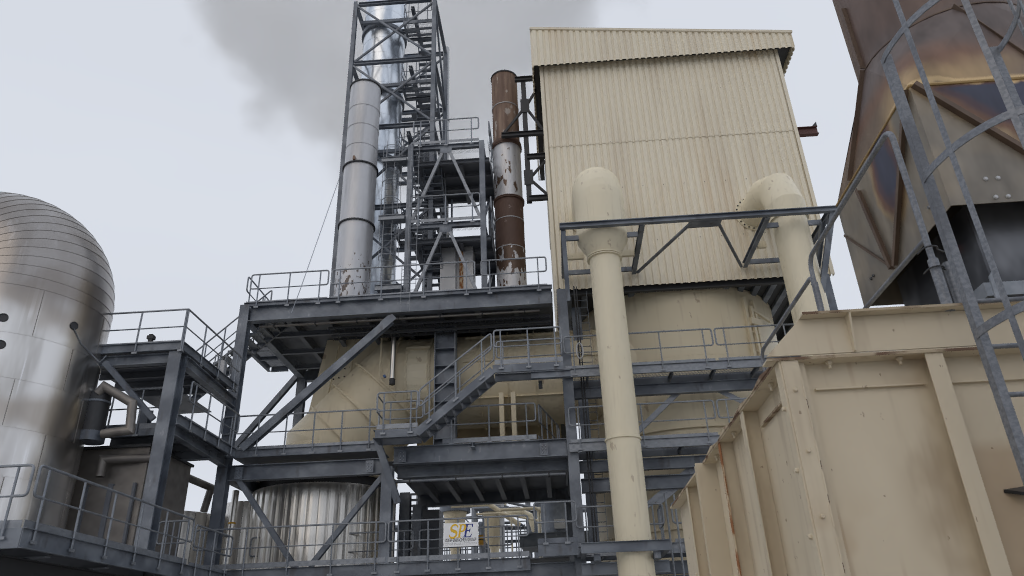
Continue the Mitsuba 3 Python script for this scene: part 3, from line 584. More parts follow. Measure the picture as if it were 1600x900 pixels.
# ================================================================== stair tower in the middle
mt = thing('access_tower', 'two storey braced steel tower between the pale chimney and the rusty stack', 'tower')
MX0, MX1, MY0, MY1 = -4.83, -2.08, 23.0, 26.6
for x, y in ((MX0,MY0), (MX1,MY0), (MX1,MY1), (MX0,MY1)):
    part(mt, 'post', H((x,y,L3+.02), (x,y,19.45), .2, .2, (0,1,0), .016, .012), 'm_steel')
for z in (15.87, 19.4):
    for y in (MY0, MY1): part(mt, 'beam', H((MX0+.1,y,z-.1), (MX1-.1,y,z-.1), .2, .16), 'm_steel')
    for x in (MX0, MX1): part(mt, 'beam', H((x,MY0+.1,z-.1), (x,MY1-.1,z-.1), .2, .16), 'm_steel')
    part(mt, 'floor_plate', box(MX0+.1, MX1+.22, MY0+.65, MY1-.1, z-.26, z-.22), 'm_deck')
    for y in np.linspace(MY0+.66, MY1-.2, 4): part(mt, 'joist', H((MX0+.1,y,z-.36), (MX1+.2,y,z-.36), .18, .12), 'm_deck')
    for x in (MX0+.9, MX0+1.85): part(mt, 'joist', H((x,MY0+.7,z-.4), (x,MY1-.1,z-.4), .22, .14), 'm_deck')
    grating(mt, MX0+.1, MX1-.1, MY0+.1, MY0+.6, z+.03)
    railing(mt, (MX0+.1, MY0-.14, z+.05), (MX1-.1, MY0-.14, z+.05), 1.08, n=3 if z < 17 else 3, tb=.12)
    railing(mt, (MX1+.28, MY0+.1, z+.05), (MX1+.28, MY1, z+.05), 1.08, n=5, out=(1,0,0), tb=.12)
    zlo = L3+.05 if z < 17 else 15.95
    xm = (MX0+MX1)/2
    for s_ in (-1, 1): part(mt, 'brace', bar((xm+s_*.12, MY0-.03, z-.3), (xm+s_*(xm-MX0-.12), MY0-.03, zlo+.1), .11, .11, (0,1,0)), 'm_galv')
    part(mt, 'gusset', gusset((xm, MY0-.09, z-.32), (1,0,0), (0,0,1), .22, .12, .015), 'm_steel')
    part(mt, 'side_panel', box(MX1+.24, MX1+.26, MY0+.9, MY1, z-.62, z-.2), 'm_deck')
    for s_ in (1,): part(mt, 'brace', bar((MX1, MY0+.15, zlo+.1), (MX1, MY1-.15, z-.3), .1, .1, (1,0,0)), 'm_steel')
    part(mt, 'stringer', bars((MX0+.35, 25.9, zlo), (MX0+.35, 23.7, z-.1), [(-.006,.006,-.12,.12)]), 'm_steel'); part(mt, 'stringer', bars((MX0+1.05, 25.9, zlo), (MX0+1.05, 23.7, z-.1), [(-.006,.006,-.12,.12)]), 'm_steel')
    for j in range(14):
        t = (j+.5)/14; part(mt, 'step', box(MX0+.36, MX0+1.04, 25.9-2.2*t-.11, 25.9-2.2*t+.11, zlo+(z-.1-zlo)*t-.03, zlo+(z-.1-zlo)*t), 'm_steel')
    for xx in (MX0+.32, MX0+1.08): part(mt, 'handrail', tube([(xx, 25.9, zlo+1.0), (xx, 23.7, z+.9)], .02, 6), GR)
cg = thing('grey_casing', 'pale grey upright casing with a rust streaked pipe, at the foot of the access tower', 'duct')
part(cg, 'casing', [box(-3.86, -3.28, 24.3, 25.2, L3+.003, 15.58), box(-2.98, -2.62, 24.3, 25.2, L3+.003, 15.58), box(-3.29, -2.97, 24.5, 25.2, L3+.004, 15.57)], 'm_glossgrey')
part(cg, 'rusty_pipe', can(.09, L3+.005, 15.4, (-3.05, 24.36, 0), 14), 'm_rustline', smooth=40)
cl = thing('caged_ladder', 'slim ladder with hoops between the pale chimney and the access tower', 'ladder')
ladder(cl, (-5.55, 23.1, L3+.1), (-5.55, 23.1, 19.6), .5, (1,0,0), .28)
for z in np.arange(14.6, 19.6, .8): part(cl, 'hoop', tube([V(-5.55+.37*math.cos(q), 23.1+.37-.45*math.sin(q)-.3, z) for q in np.linspace(0, math.pi, 11)], .014, 5), GR)
for q in np.linspace(.25, math.pi-.25, 4): part(cl, 'cage_strip', bar((-5.55+.37*math.cos(q), 23.17-.45*math.sin(q), 14.5), (-5.55+.37*math.cos(q), 23.17-.45*math.sin(q), 19.6), .012, .035), GR)
for z in (13.25, 16.1, 18.7): part(cl, 'rest_bracket', [U((-5.9, 22.75, z), (-4.95, 22.75, z), .2, .06, s=-1), box(-5.9, -4.95, 22.75, 23.3, z+.06, z+.08)], 'm_galv')
l2 = thing('front_ladder', 'thin straight ladder passing in front of the deep upper beam', 'ladder')
ladder(l2, (-4.57, 21.62, 11.75), (-4.57, 21.62, 13.6), .3, (1,0,0), .26, r=.01, sb=.04); ladder(l2, (-4.6, 22.7, L3+.1), (-4.6, 22.7, 19.4), .3, (1,0,0), .26, r=.01, sb=.04)
# clutter of pipes and trays round the access tower
for k, (x, y, z0_, z1_, r_, nm) in enumerate(((-5.05, 24.2, L3, 19.0, .05, 0), (-3.6, 25.6, L3, 18.6, .04, 0))):
    k_ = thing('riser_pipe', ('dark riser pipe left of the access tower' if k == 0 else 'thin riser pipe behind the grey casing of the access tower'), 'pipe'); part(k_, 'tube', can(r_, z0_, z1_, (x, y, 0), 10), 'm_steel', smooth=40)

# ================================================================== rusty stack
rs = thing('rusty_stack', 'slender rusty stack with flaking silver paint, left of the corrugated tower building', 'chimney')
sc = V(-1.22, 25.0, 0); sr = .555
for i, (z0_, z1_, m, nm) in enumerate(((12.4, 15.6, 'm_peelbase', 'bottom section with silver paint peeling off rust'), (15.6, 17.85, 'm_brown_dark', 'dark brown rusted section'), (17.85, 20.5, 'm_peelsilver', 'silver section with brown flaked patches'), (20.5, 24.3, 'm_brown', 'brown rusted top section'))):
    part(rs, 'shaft_section', pipe_shell(sr+(.012 if i < 3 else 0), z0_, z1_, sc, 56), m, smooth=40, label=nm)
    if i in (1, 2): part(rs, 'flange', [hoop(sc+V(0,0,z1_-.03), (0,0,1), sr, .035, .075, 56), hoop(sc+V(0,0,z1_+.03), (0,0,1), sr, .035, .075, 56)], 'm_brown_dark')
for z in (22.55, 16.9, 15.62): part(rs, 'weld_seam', hoop(sc+V(0,0,z), (0,0,1), sr+.012, .03, .012, 48), 'm_glossgrey')
part(rs, 'rim', hoop(sc+V(0,0,24.28), (0,0,1), sr, .06, .035, 56), 'm_dark')

# ================================================================== corrugated tower building
cb = thing('corrugated_building', 'cream corrugated sheet tower building with a deep eave band, raised above the beige silo', 'building')
BX0, BX1, BY0, BY1, BZ0, BZ1 = .45, 9.72, 23.0, 31.0, 12.86, 23.1
prof = [(0, 0), (.04, 0), (.065, .05), (.20, .05), (.225, 0)]       # one rib of the sheet, pitch .25
def sheet(u0, u1, zlo, zhi, place):
    """trapezoidal sheet between u0 and u1; zlo, zhi functions of u; place(u, depth, z)"""
    us = []; k0 = math.floor(u0/.25+1e-6)
    k = k0
    while k*.25 < u1-1e-6:
        for du, dd in prof:
            u = k*.25+du
            if u0-1e-6 <= u <= u1+1e-6: us.append((u, dd))
        k += 1
    us.append((u1, us[-1][1])); n = len(us); v = []
    for off in (0, -.008):
        for zf in (zlo, zhi): v += [place(u, d+off, zf(u)) for u, d in us]
    f = []
    for i in range(n-1):
        f += [[i, i+1, n+i+1], [i, n+i+1, n+i], [2*n+i, 3*n+i+1, 2*n+i+1], [2*n+i, 3*n+i, 3*n+i+1], [i, 2*n+i+1, i+1], [i, 2*n+i, 2*n+i+1], [n+i, n+i+1, 3*n+i+1], [n+i, 3*n+i+1, 3*n+i]]
    return tm(v, f)
seam = 18.93
for tier, (z0_, z1_, off) in enumerate(((BZ0, seam+.06, .0), (seam, BZ1, .022))):
    for k in range(10):
        ua, ub = BX0+k*1.0, min(BX0+(k+1)*1.0+.02, BX1)
        ua_, ub_ = ua-BX0, ub-BX0
        part(cb, 'front_sheet', sheet(ua_, ub_, lambda u: z0_, lambda u: z1_, lambda u, d, z, o=off+.004*(k%2): (BX0+u, BY0-d-o, z)), 'm_sheet')
    for k in range(8):
        part(cb, 'left_sheet', sheet(k*1.0, min((k+1)*1.0, 8.0), lambda u: z0_, lambda u: z1_, lambda u, d, z, o=off: (BX0-d-o, BY0+u, z)), 'm_sheet')
        part(cb, 'right_sheet', sheet(k*1.0, min((k+1)*1.0, 8.0), lambda u: z0_, lambda u: z1_, lambda u, d, z, o=off: (BX1+d+o, BY0+u, z)), 'm_sheet')
for x in (BX0-.05, BX1+.05): part(cb, 'corner_trim', [box(x-.06, x+.06, BY0-.085, BY0-.073, BZ0-.03, BZ1), box(x-(.07 if x < 2 else -.06), x-(.058 if x < 2 else -.072), BY0-.085, BY0+.1, BZ0-.03, BZ1)], 'm_sheet')
for z in (14.6, 16.9, 18.97, 21.2):      # fixing screws in rows
    for i in range(0, 36): part(cb, 'screw', box(BX0+.13+i*.25-.009, BX0+.13+i*.25+.009, BY0-.076, BY0-.055, z-.009, z+.009), 'm_dark', kind=None) if i % 3 == int(z) % 3 else None
EY = 22.60; FX0, FX1 = at(830, 60, EY)[0], at(1237, 56, EY)[0]; ez0, ez1 = at(830, 46, EY)[2], at(1240, 51, EY)[2]; EB = at(1000, 91, EY)[2]
fz = lambda u: ez0-(ez0-ez1)*u/(FX1-FX0)
for k in range(11):
    ua, ub = k*1.0, min((k+1)*1.0+.02, FX1-FX0)
    if ub > ua+.05: part(cb, 'eave_sheet', sheet(ua, ub, lambda u: EB, fz, lambda u, d, z, o=.003*(k%2): (FX0+u, 22.62-d-o, z)), 'm_sheet')
part(cb, 'eave_capping', [bars((FX0-.04, 22.60, fz(0)+.03), (FX1+.04, 22.60, fz(FX1-FX0)+.03), [(-.075,.0,-.06,.03), (-.08,.4,.03,.036)], (0,0,1))], 'm_sheet')
roofq = lambda x, y, dz: (x, y, fz(x-FX0)+dz)
part(cb, 'roof', plate([roofq(FX0,22.55,0), roofq(FX1,22.55,0), roofq(FX1,31.2,0), roofq(FX0,31.2,0)], .05), 'm_sheet')
for xx, nm in ((FX0+.01, 1), (FX1-.01, -1)):
    zt_ = fz(xx-FX0)-.06
    for k in range(8):
        part(cb, 'gable_sheet', sheet(k*1.0, min((k+1)*1.0+.02, 8.4), lambda u: EB, lambda u: zt_, lambda u, d, z: (xx-nm*d, 22.64+u, z)), 'm_sheet')
part(cb, 'eave_soffit', [box(FX0+.05, FX1-.05, 22.68, BY0-.09, EB+.25, EB+.29), box(FX0+.05, BX0-.1, BY0-.08, 31, EB+.25, EB+.29), box(BX1+.1, FX1-.05, BY0-.08, 31, EB+.25, EB+.29)], 'm_dark')
part(cb, 'floor_soffit', box(BX0+.05, BX1-.05, BY0+.05, BY1, BZ0+.15, BZ0+.2), 'm_dark')
for x in np.arange(BX0+.3, BX1-.4, .55): part(cb, 'soffit_rib', box(x, x+.2, BY0+.32, BY1-.1, BZ0+.02, BZ0+.152), 'm_steel')
part(cb, 'bottom_beam', [H((BX0, BY0+.18, BZ0+.0), (BX1, BY0+.18, BZ0+.0), .3, .16), H((BX1-.15, BY0+.4, BZ0), (BX1-.15, BY1, BZ0), .3, .2)], 'm_dark')
part(cb, 'rear_sheet', box(BX0, BX1, BY1+.01, BY1+.04, BZ0, BZ1), 'm_sheet')
bs = thing('beam_stub', 'short brown red beam end sticking out of the right wall of the corrugated building', 'beam')
part(bs, 'beam', H((BX1+.07, 23.3, 19.1), (BX1+1.0, 23.3, 19.1), .34, .2), 'm_redbrown')
part(bs, 'end_plate', plate([(BX1+.8,23.2,19.27),(BX1+.99,23.2,19.27),(BX1+.99,23.2,19.47)], .02), 'm_dark')
# stack bracket on its left wall
sbk = thing('stack_bracket', 'dark steel truss on the left wall of the corrugated building that holds the rusty stack', 'bracket')
by = 24.35
zt0, zt1, zt2, zt3 = at(825, 126, by)[2], at(820, 212, by)[2], at(838, 247, by)[2], at(840, 312, by)[2]
pxs = at(822, 215, by)[0]
part(sbk, 'post', H((pxs, by, zt0-.11), (pxs, by, zt3-.1), .2, .2, (0,1,0)), 'm_dark')
for z, xo in ((zt0, .35), (zt1, 1.0), (zt2, .0), (zt3, .0)):
    part(sbk, 'arm', H((pxs-xo, by-.12, z), (BX0-.08, by-.12, z), .2, .16), 'm_dark')
for za_, zb_ in ((zt0, zt1), (zt2, zt3)):
    zm = (za_+zb_)/2
    part(sbk, 'diagonal', bar((pxs+.05, by-.02, zm), (BX0-.08, by-.02, za_-.15), .09, .09, (0,1,0)), 'm_dark'); part(sbk, 'diagonal', bar((pxs+.05, by-.02, zm), (BX0-.08, by-.02, zb_+.15), .09, .09, (0,1,0)), 'm_dark')
    part(sbk, 'gusset', box(pxs-.16, pxs+.2, by-.14, by-.12, zm-.35, zm+.35), 'm_dark')
part(sbk, 'diagonal', bar((pxs-.05, by-.02, (zt0+zt1)/2-.1), (pxs-.95, by-.02, zt1+.1), .09, .09, (0,1,0)), 'm_dark')
part(sbk, 'stack_clamp', hoop((sc[0], sc[1], zt1), (0,0,1), sr+.02, .12, .03, 40), 'm_brown_dark')

# ================================================================== beige silo
si = thing('beige_silo', 'wide round beige silo under the corrugated building', 'silo')
so = V(4.9, 27.2, 0); sR = 3.78
zz = [0, 4.9, 7.95, 10.4, 13.0]
for i in range(4): part(si, 'shell_course', lathe([(sR, zz[i]), (sR, zz[i+1])], 96, so), 'm_beige', smooth=40)
for z in (4.9, 7.95): part(si, 'ring_flange', hoop(so+V(0,0,z), (0,0,1), sR, .04, .1, 96), 'm_beige')
part(si, 'weld_seam', hoop(so+V(0,0,10.4), (0,0,1), sR, .015, .008, 96), 'm_beige')
def on_silo(deg, r=0): q = math.radians(deg); return V(so[0]+(sR+r)*math.sin(q), so[1]-(sR+r)*math.cos(q), 0), V(math.sin(q), -math.cos(q), 0)
for deg in (-42, 32, 39):
    c, n_ = on_silo(deg, .06); part(si, 'upright_stiffener', bars(c+V(0,0,9.6), c+V(0,0,12.6), [(-.06,.06,-.07,.07)], n_), 'm_beige')
c, n_ = on_silo(35.5, .12); t_ = np.cross((0,0,1), n_)
dv = part(si, 'door_mechanism', [bars(c+V(0,0,9.8), c+V(0,0,12.3), [(-.05,.05,-.05,.05)], n_), bars(c+V(0,0,11.7)-t_*.2, c+V(0,0,11.7)+t_*.35, [(-.12,.12,-.08,.1)], n_), bars(c+V(0,0,12.2), c+t_*.9+V(0,0,11.9), [(-.05,.05,-.04,.04)], n_)], 'm_beige')
for z in np.arange(9.9, 11.4, .35): part(dv, 'rung', bars(c+V(0,0,z)-t_*.2, c+V(0,0,z)+t_*.25, [(-.015,.015,-.02,.02)], n_), 'm_beige')
c, n_ = on_silo(15, .22); t_ = np.cross((0,0,1), n_)
bk = part(si, 'gusset_bracket', [bars(c-t_*.62+V(0,0,7.34), c+t_*.62+V(0,0,7.34), [(-.2,.2,-.02,.02)], (0,0,1))], 'm_beige')
for s_ in (-.55, .02, .55): part(bk, 'rib', plate([c+t_*s_+V(0,0,7.36)+n_*.2, c+t_*s_+V(0,0,7.36)-n_*.2, c+t_*s_+V(0,0,7.85)-n_*.2], .02), 'm_beige')

# walkways in front of the silo
for k, (z, gaps, nm) in enumerate(((9.36, ((.5, 5.12), (5.22, 9.5)), 'top'), (7.05, ((.5, 4.83), (4.93, 9.2)), 'middle'), (4.12, ((.5, 2.95), (3.2, 7.5)), 'lowest'))):
    wk = thing('silo_walkway', {'top': 'uppermost walkway round the front of the beige silo, mesh floor and guard rail', 'middle': 'walkway in the middle of the three in front of the beige silo', 'lowest': 'lowest of the three walkways in front of the beige silo'}[nm], 'walkway', 'walkways in front of the beige silo')
    ya, yb = 21.75, 22.75
    part(wk, 'edge_channel', U((.45, ya, z+.02), (9.6, ya, z+.02), .28, .07, s=-1), 'm_galv'); part(wk, 'edge_channel', U((.45, yb, z), (9.6, yb, z), .24, .07, s=1), 'm_steel')
    part(wk, 'support_beam', H((X2+.17, 22.45, z-.42), (9.6, 22.45, z-.42), .34, .2), 'm_steel')
    for x in np.arange(1.2, 9.5, 1.3): part(wk, 'cross_beam', U((x, ya+.03, z-.06), (x, yb-.03, z-.06), .16, .06), 'm_steel')
    grating(wk, .5, 9.55, ya+.03, yb-.03, z+.09)
    for xa, xb in gaps: railing(wk, (xa, ya-.05, z+.12), (xb, ya-.05, z+.12), 1.1, n=max(2, int((xb-xa)/1.5)+1), drop=.2)
    if k == 2:
        railing(wk, (2.95, ya+.1, z+.12), (2.95, yb, z+.12), 1.1, n=2, out=(-1,0,0)); part(wk, 'gate_post', [tube([(3.05, 21.6, 3.0), (3.05, 21.6, 5.6)], .03, 6), tube([(3.25, 21.3, 3.0), (3.25, 21.3, 5.5)], .03, 6)], GR)
sf = thing('silo_bracing', 'grey diagonal bracing behind the silo walkways', 'steel frame')
for p0, p1, y in (((1076, 602), (996, 680), 22.55), ((1112, 600), (1170, 628), 22.55), ((1090, 728), (1000, 805), 22.6), ((1092, 738), (1030, 790), 22.62)):
    a, b = at(*p0, y), at(*p1, y); part(sf, 'brace', L(a, b, .16, (0,1,0), .012), 'm_galv'); part(sf, 'gusset', gusset(a-V(0,.03,0)-unit(b-a)*(-.12), unit(b-a), np.cross(unit(b-a), (0,1,0)), .2, .12, .012), 'm_galv')
for x in (9.3,): part(sf, 'column', H((x, 22.6, 0), (x, 22.6, 12.6), .3, .3, (0,1,0)), 'm_steel')
part(sf, 'beam', H((X2+.2, 22.6, 6.1), (9.2, 22.6, 6.1), .4, .26), 'm_steel'); part(sf, 'beam', H((X2+.2, 22.6, 3.3), (9.2, 22.6, 3.3), .4, .26), 'm_steel')
lad = thing('wall_ladder', 'dark rung ladder beside the column left of the silo', 'ladder')
ladder(lad, (1.22, 22.85, 3.4), (1.22, 22.85, 12.7), .4, (1,0,0), .28, m='m_steel')
hc = thing('hose_coil', 'small coil of pale hose on the rail left of the big beige pipe', 'hose')
part(hc, 'coil', [tube([V(.98+.09*math.cos(q)*(1+.1*k), 21.62-.02*k, 10.05+.26*math.sin(q)) for q in np.linspace(0, 2*math.pi, 17)], .018, 5) for k in range(3)], 'm_glossgrey', smooth=40)
cc_ = thing('cable_riser', 'bundle of dark cables and conduits rising beside the middle column', 'cables')
for x, y, r_ in ((.5, 22.3, .03), (.98, 22.2, .025), (1.06, 22.25, .02), (.42, 22.4, .02)): part(cc_, 'conduit', can(r_, 3.2, 12.6, (x, y, 0), 8), 'm_dark', smooth=40)

# ================================================================== the two beige vent pipes and their frame
vp = thing('vent_pipe', 'tall beige pipe in the middle with a cone, bending into the corrugated wall', 'pipe', 'beige vent pipes')
pcx, pcy, prr = 1.93, 20.5, .475
for z0_, z1_ in ((0, 6.9), (6.9, 12.62)): part(vp, 'pipe_section', lathe([(prr, z0_), (prr, z1_)], 56, (pcx, pcy, 0)), 'm_pipe', smooth=40)
part(vp, 'flange', hoop((pcx, pcy, 6.9), (0,0,1), prr, .05, .035, 48), 'm_pipe')
part(vp, 'collar', [hoop((pcx, pcy, 12.62), (0,0,1), prr, .03, .07, 48), hoop((pcx, pcy, 12.68), (0,0,1), prr, .03, .07, 48)], 'm_pipe')
part(vp, 'cone', lathe([(prr+.01, 12.7), (.52, 12.78), (.80, 13.28), (.80, 13.5)], 56, (pcx, pcy, 0)), 'm_pipe', smooth=40)
bpts = [V(pcx, pcy, 13.5), V(pcx, pcy, 14.6)]
for q in np.arange(10, 81, 10): bpts.append(V(pcx, pcy+1.1*(1-math.cos(math.radians(q))), 14.6+1.1*math.sin(math.radians(q))))
bpts += [V(pcx, pcy+1.1, 15.7), V(pcx, BY0-.03, 15.7)]
mm = mitred(bpts, .80, 56)
part(vp, 'wide_section', mm[0], 'm_pipe', smooth=40); part(vp, 'bend', trimesh.util.concatenate(mm[1:-1]), 'm_pipe', smooth=60); part(vp, 'wall_stub', mm[-1], 'm_pipe', smooth=40)
part(vp, 'wall_flange', hoop((pcx, BY0-.09, 15.7), (0,1,0), .8, .05, .1, 48), 'm_pipe')
part(vp, 'drip_edge', box(pcx-.1, pcx+.06, pcy+.9, pcy+.95, 16.5, 16.54), 'm_dark')
v2 = thing('vent_pipe', 'beige pipe on the right with an elbow into the corrugated wall', 'pipe', 'beige vent pipes')
qx, qy, qr = 7.82, 20.5, .53
part(v2, 'pipe_section', lathe([(qr, 0), (qr, 13.62)], 56, (qx, qy, 0)), 'm_pipe', smooth=40); part(v2, 'collar', hoop((qx, qy, 13.62), (0,0,1), qr, .06, .04, 48), 'm_pipe')
pts = [V(qx, qy, 13.6), V(qx, qy, 14.1), V(qx, qy+.42, 14.98), V(qx-.08, qy+1.25, 15.38), V(qx-.18, BY0-.03, 15.42)]
for m in mitred(pts, qr+.06, 56): part(v2, 'elbow_section', m, 'm_pipe', smooth=40)
wf = part(v2, 'wall_flange', hoop((qx-.18, BY0-.08, 15.42), (0,1,0), qr+.06, .05, .12, 48), 'm_pipe')
for i in range(24):
    q = i*math.pi/12; part(wf, 'bolt', bolt((qx-.18+(qr+.125)*math.cos(q), BY0-.11, 15.42+(qr+.125)*math.sin(q)), (0,-1,0), .03, .03), 'm_dark')
pf = thing('pipe_support', 'grey steel frame with V bracing that holds the two beige pipes off the wall', 'bracket')
fy = 19.55; zf = at(1000, 346, fy)[2]; fa, fb = at(874, 352, fy)[0], at(1310, 321, fy)[0]
part(pf, 'front_beam', H((fa, fy, zf), (fb, fy, zf), .17, .16), 'm_steel')
xs = [at(880, 352, fy)[0], atz(1004, 346, zf)[0], atz(1200, 335, zf)[0], atz(1300, 325, zf)[0]]
for x in xs: part(pf, 'side_arm', H((x, fy+.1, zf), (x, BY0-.1, zf), .2, .14), 'm_steel')
for x0_, x1_ in ((xs[0], xs[1]), (xs[2], xs[3])):
    for y in (pcy-.25 if x0_ < 3 else qy-.28, 22.6):
        part(pf, 'cross_arm', U((x0_+.08, y, zf-.02), (x1_-.08, y, zf-.02), .16, .08), 'm_steel')
    for y in (21.45,): [part(pf, 'pipe_shoe', box(p_, q_, y, y+.12, zf-.12, zf+.1), 'm_pipe') for p_, q_ in ((x0_+.1, (x0_+x1_)/2-.55), ((x0_+x1_)/2+.55, x1_-.1))]
xm = (xs[1]+xs[2])/2
for s_, x in ((-1, xs[1]), (1, xs[2])): part(pf, 'diagonal', bar((xm+s_*.35, fy+.1, zf-.04), (x-s_*.12, 22.9, zf-.04), .09, .06), 'm_steel')
part(pf, 'gusset', box(xm-.5, xm+.5, fy+.09, fy+.45, zf-.09, zf-.075), 'm_steel')
part(pf, 'post', H(at(880, 362, fy+.05), at(888, 470, 20.3), .13, .13, (0,1,0)), 'm_steel')
part(pf, 'diagonal', H(at(1300, 332, fy+.1), at(1282, 470, 20.3), .16, .16, (0,1,0)), 'm_steel')
part(pf, 'diagonal', H((xs[3]-.1, 20.1, zf-.1), (xs[3]-.1, 22.8, zf-2.2), .14, .14, (1,0,0)), 'm_steel')
lg = thing('pipe_guide', 'grey beam crossing in front of the foot of the big beige pipe', 'bracket')
a, b = at(908, 857, 19.95), at(1048, 851, 19.95)
part(lg, 'front_beam', U(a, b, .26, .08, s=-1), 'm_steel')
for x in (a[0]+.08, b[0]-.05): part(lg, 'side_arm', H((x, 20.05, a[2]), (x, 22.4, a[2]), .2, .12), 'm_steel')
part(lg, 'underbeam', H((a[0], 20.6, a[2]-.45), (b[0], 20.6, a[2]-.45), .3, .16), 'm_steel')
for x in (a[0]+.4, b[0]-.35): part(lg, 'shoe', box(x-.08, x+.08, 20.0, 20.5, a[2]-.3, a[2]-.14), 'm_steel')

# ================================================================== silver elbow duct on the left
ed = thing('silver_elbow_duct', 'enormous stained silver duct rising at the left edge and bending over in segments', 'duct')
ec, er, eb = V(-14.02, 17.2, 0), 2.12, 1.3
hd = unit(V(-1, .06, 0)); zb0 = 10.5
rings = [(V(ec[0], ec[1], z), V(0,0,1)) for z in (0, 1.5, 3.0, 4.5, 5.62, 6.72, 7.85, 8.95, 10.2, zb0)]
for q in np.radians(np.arange(6, 91, 6)):
    rings.append((V(ec[0], ec[1], zb0)+hd*eb*(1-math.cos(q))+V(0,0,1)*eb*math.sin(q), unit(hd*math.sin(q)+V(0,0,1)*math.cos(q))))
e_end = rings[-1]
for k in range(1, 5): rings.append((e_end[0]+hd*1.3*k, hd))
side = np.cross(hd, (0,0,1))
def ring_pts(c, w, r, n=88):
    b = np.cross(w, side); q = np.arange(n)*2*np.pi/n
    return c+r*(np.cos(q)[:,None]*side+np.sin(q)[:,None]*b)
n = 88
for i in range(len(rings)-1):
    (c0, w0), (c1, w1) = rings[i], rings[i+1]
    p = [ring_pts(c0, w0, er+.010, n), ring_pts(c1, w1, er, n), ring_pts(c1, w1, er-.03, n)]
    lip = ring_pts(c0, w0, er-.03, n); v = np.vstack([lip]+p); f = []
    for a in range(3):
        for j in range(n):
            q = [a*n+j, a*n+(j+1)%n, (a+1)*n+(j+1)%n, (a+1)*n+j]; f += [[q[0], q[2], q[1]], [q[0], q[3], q[2]]]
    m = tm(v, f); m.invert() if m.volume < 0 else None
    part(ed, 'cladding_band', m, 'm_inox', smooth=30)
part(ed, 'end_plate', lathe([(0, 0), (er, 0), (er, .02), (0, .02)], 64, rings[-1][0], hd), 'm_inox')
def on_duct(px, py):     # point of the upright cylinder seen at this place
    d = at(px, py, 1.0)-EYE; o = EYE-ec; A_ = d[0]**2+d[1]**2; B_ = o[0]*d[0]+o[1]*d[1]; C_ = o[0]**2+o[1]**2-(er+.016)**2
    t = (-B_-math.sqrt(max(0, B_*B_-A_*C_)))/A_; return EYE+d*t
for px, py in ((116, 509), (5, 496), (1, 538)):
    c = on_duct(px, py); nn = unit(V(c[0]-ec[0], c[1]-ec[1], 0))
    part(ed, 'port', lathe([(0, .004), (.085, .004), (.09, .02), (.105, .02), (.11, .0)], 20, c-nn*.002, nn), 'm_dark', label='round dark port in the silver cladding')
wp = [on_duct(118, 515)+V(0,-.05,0), on_duct(128, 538)+V(0,-.04,0), on_duct(143, 555)+V(.03,-.04,0), at(156, 566, 16.9), at(166, 556, 17.2)]
cbk = thing('hanging_cable', 'thin cable hanging from the port of the silver duct', 'cable'); part(cbk, 'cable', tube(wp, .014, 5), 'm_galv', smooth=40)
zc = [0, 1.5, 3.0, 4.5, 5.62, 6.72, 7.85, 8.95, 10.2]
for i in range(len(zc)-1):          # staggered upright lap joints of the cladding plates
    for k in range(7):
        q = -.35+.55*(i%2)+k*2*math.pi/7+.1*math.sin(i*2.3); nn = V(math.cos(q), math.sin(q), 0); c = V(ec[0], ec[1], 0)+nn*(er+.003)
        if nn[1] < .3: part(ed, 'lap_joint', bars(c+V(0,0,zc[i]+.02), c+V(0,0,zc[i+1]-.02), [(-.008,.008,-.004,.010)], nn), 'm_lag')

# ================================================================== left platforms
lp = thing('left_lower_platform', 'lower left platform wrapping round the silver duct, its guard rail slanting into the picture', 'platform')
lx1 = -9.45; ly0 = 13.0; LL = L1-.14
part(lp, 'edge_channel', U((lx1, ly0, LL-.17), (lx1, Y0-.3, LL-.17), .34, .08, s=-1), 'm_steel'); part(lp, 'edge_channel', U((-16.5, ly0, LL-.17), (lx1-.01, ly0, LL-.17), .34, .08, s=1), 'm_steel')
fl = [box(-16.5, ec[0]-er-.15, ly0+.02, 21.7, LL-.06, LL-.03), box(ec[0]+er+.15, lx1-.02, ly0+.02, 21.7, LL-.06, LL-.03), box(ec[0]-er-.15, ec[0]+er+.15, ly0+.02, ec[1]-er-.15, LL-.06, LL-.03)]
part(lp, 'deck_plate', fl, 'm_deck')
for x in (-14.5, -12.6, -10.8): part(lp, 'joist', H((x, ly0+.1, LL-.24), (x, ec[1]-er-.2, LL-.24), .3, .16), 'm_deck')
for y in (14.0, 16.0, 18.0, 20.0): part(lp, 'joist', H((ec[0]+er+.2, y, LL-.24), (lx1-.1, y, LL-.24), .3, .16), 'm_deck')
part(lp, 'support_beam', H((lx1-.6, ly0+.2, LL-.6), (lx1-.6, Y0-.3, LL-.6), .4, .24), 'm_dark')
railing(lp, (-16.0, ly0-.04, LL), (lx1-.05, ly0-.04, LL), 1.1, n=5, drop=.2)
railing(lp, (lx1+.05, ly0+.0, LL), (lx1+.05, 19.25, LL), 1.1, n=6, out=(1,0,0), drop=.25)
railing(lp, (lx1+.05, 19.4, LL-.05), (lx1+.05, Y0-.25, LL-.05), 1.05, n=3, out=(1,0,0), drop=.25)
railing(lp, (lx1-.9, 19.3, LL), (lx1-.1, 19.3, LL), 1.1, n=3, toe=False)
lf = thing('walkway_support', 'dark grey columns and struts carrying the walkways beside the silver duct', 'steel frame')
part(lf, 'column', H((-9.95, 18.05, 0), (-9.95, 18.05, LW-.16), .38, .34, (0,1,0), .024, .016), 'm_steel'); part(lf, 'column', H((-13.2, 22.6, 0), (-13.2, 22.6, LW-.16), .3, .3, (0,1,0)), 'm_steel')
part(lf, 'beam', H((-9.82, 18.2, LW-.36), (-10.0, Y0-.15, LW-.36), .3, .2), 'm_steel', label='beam from the front column to the main frame')
part(lf, 'beam', H((-12.2, 18.05, LW-.3), (-10.0, 18.05, LW-.3), .28, .2), 'm_steel')
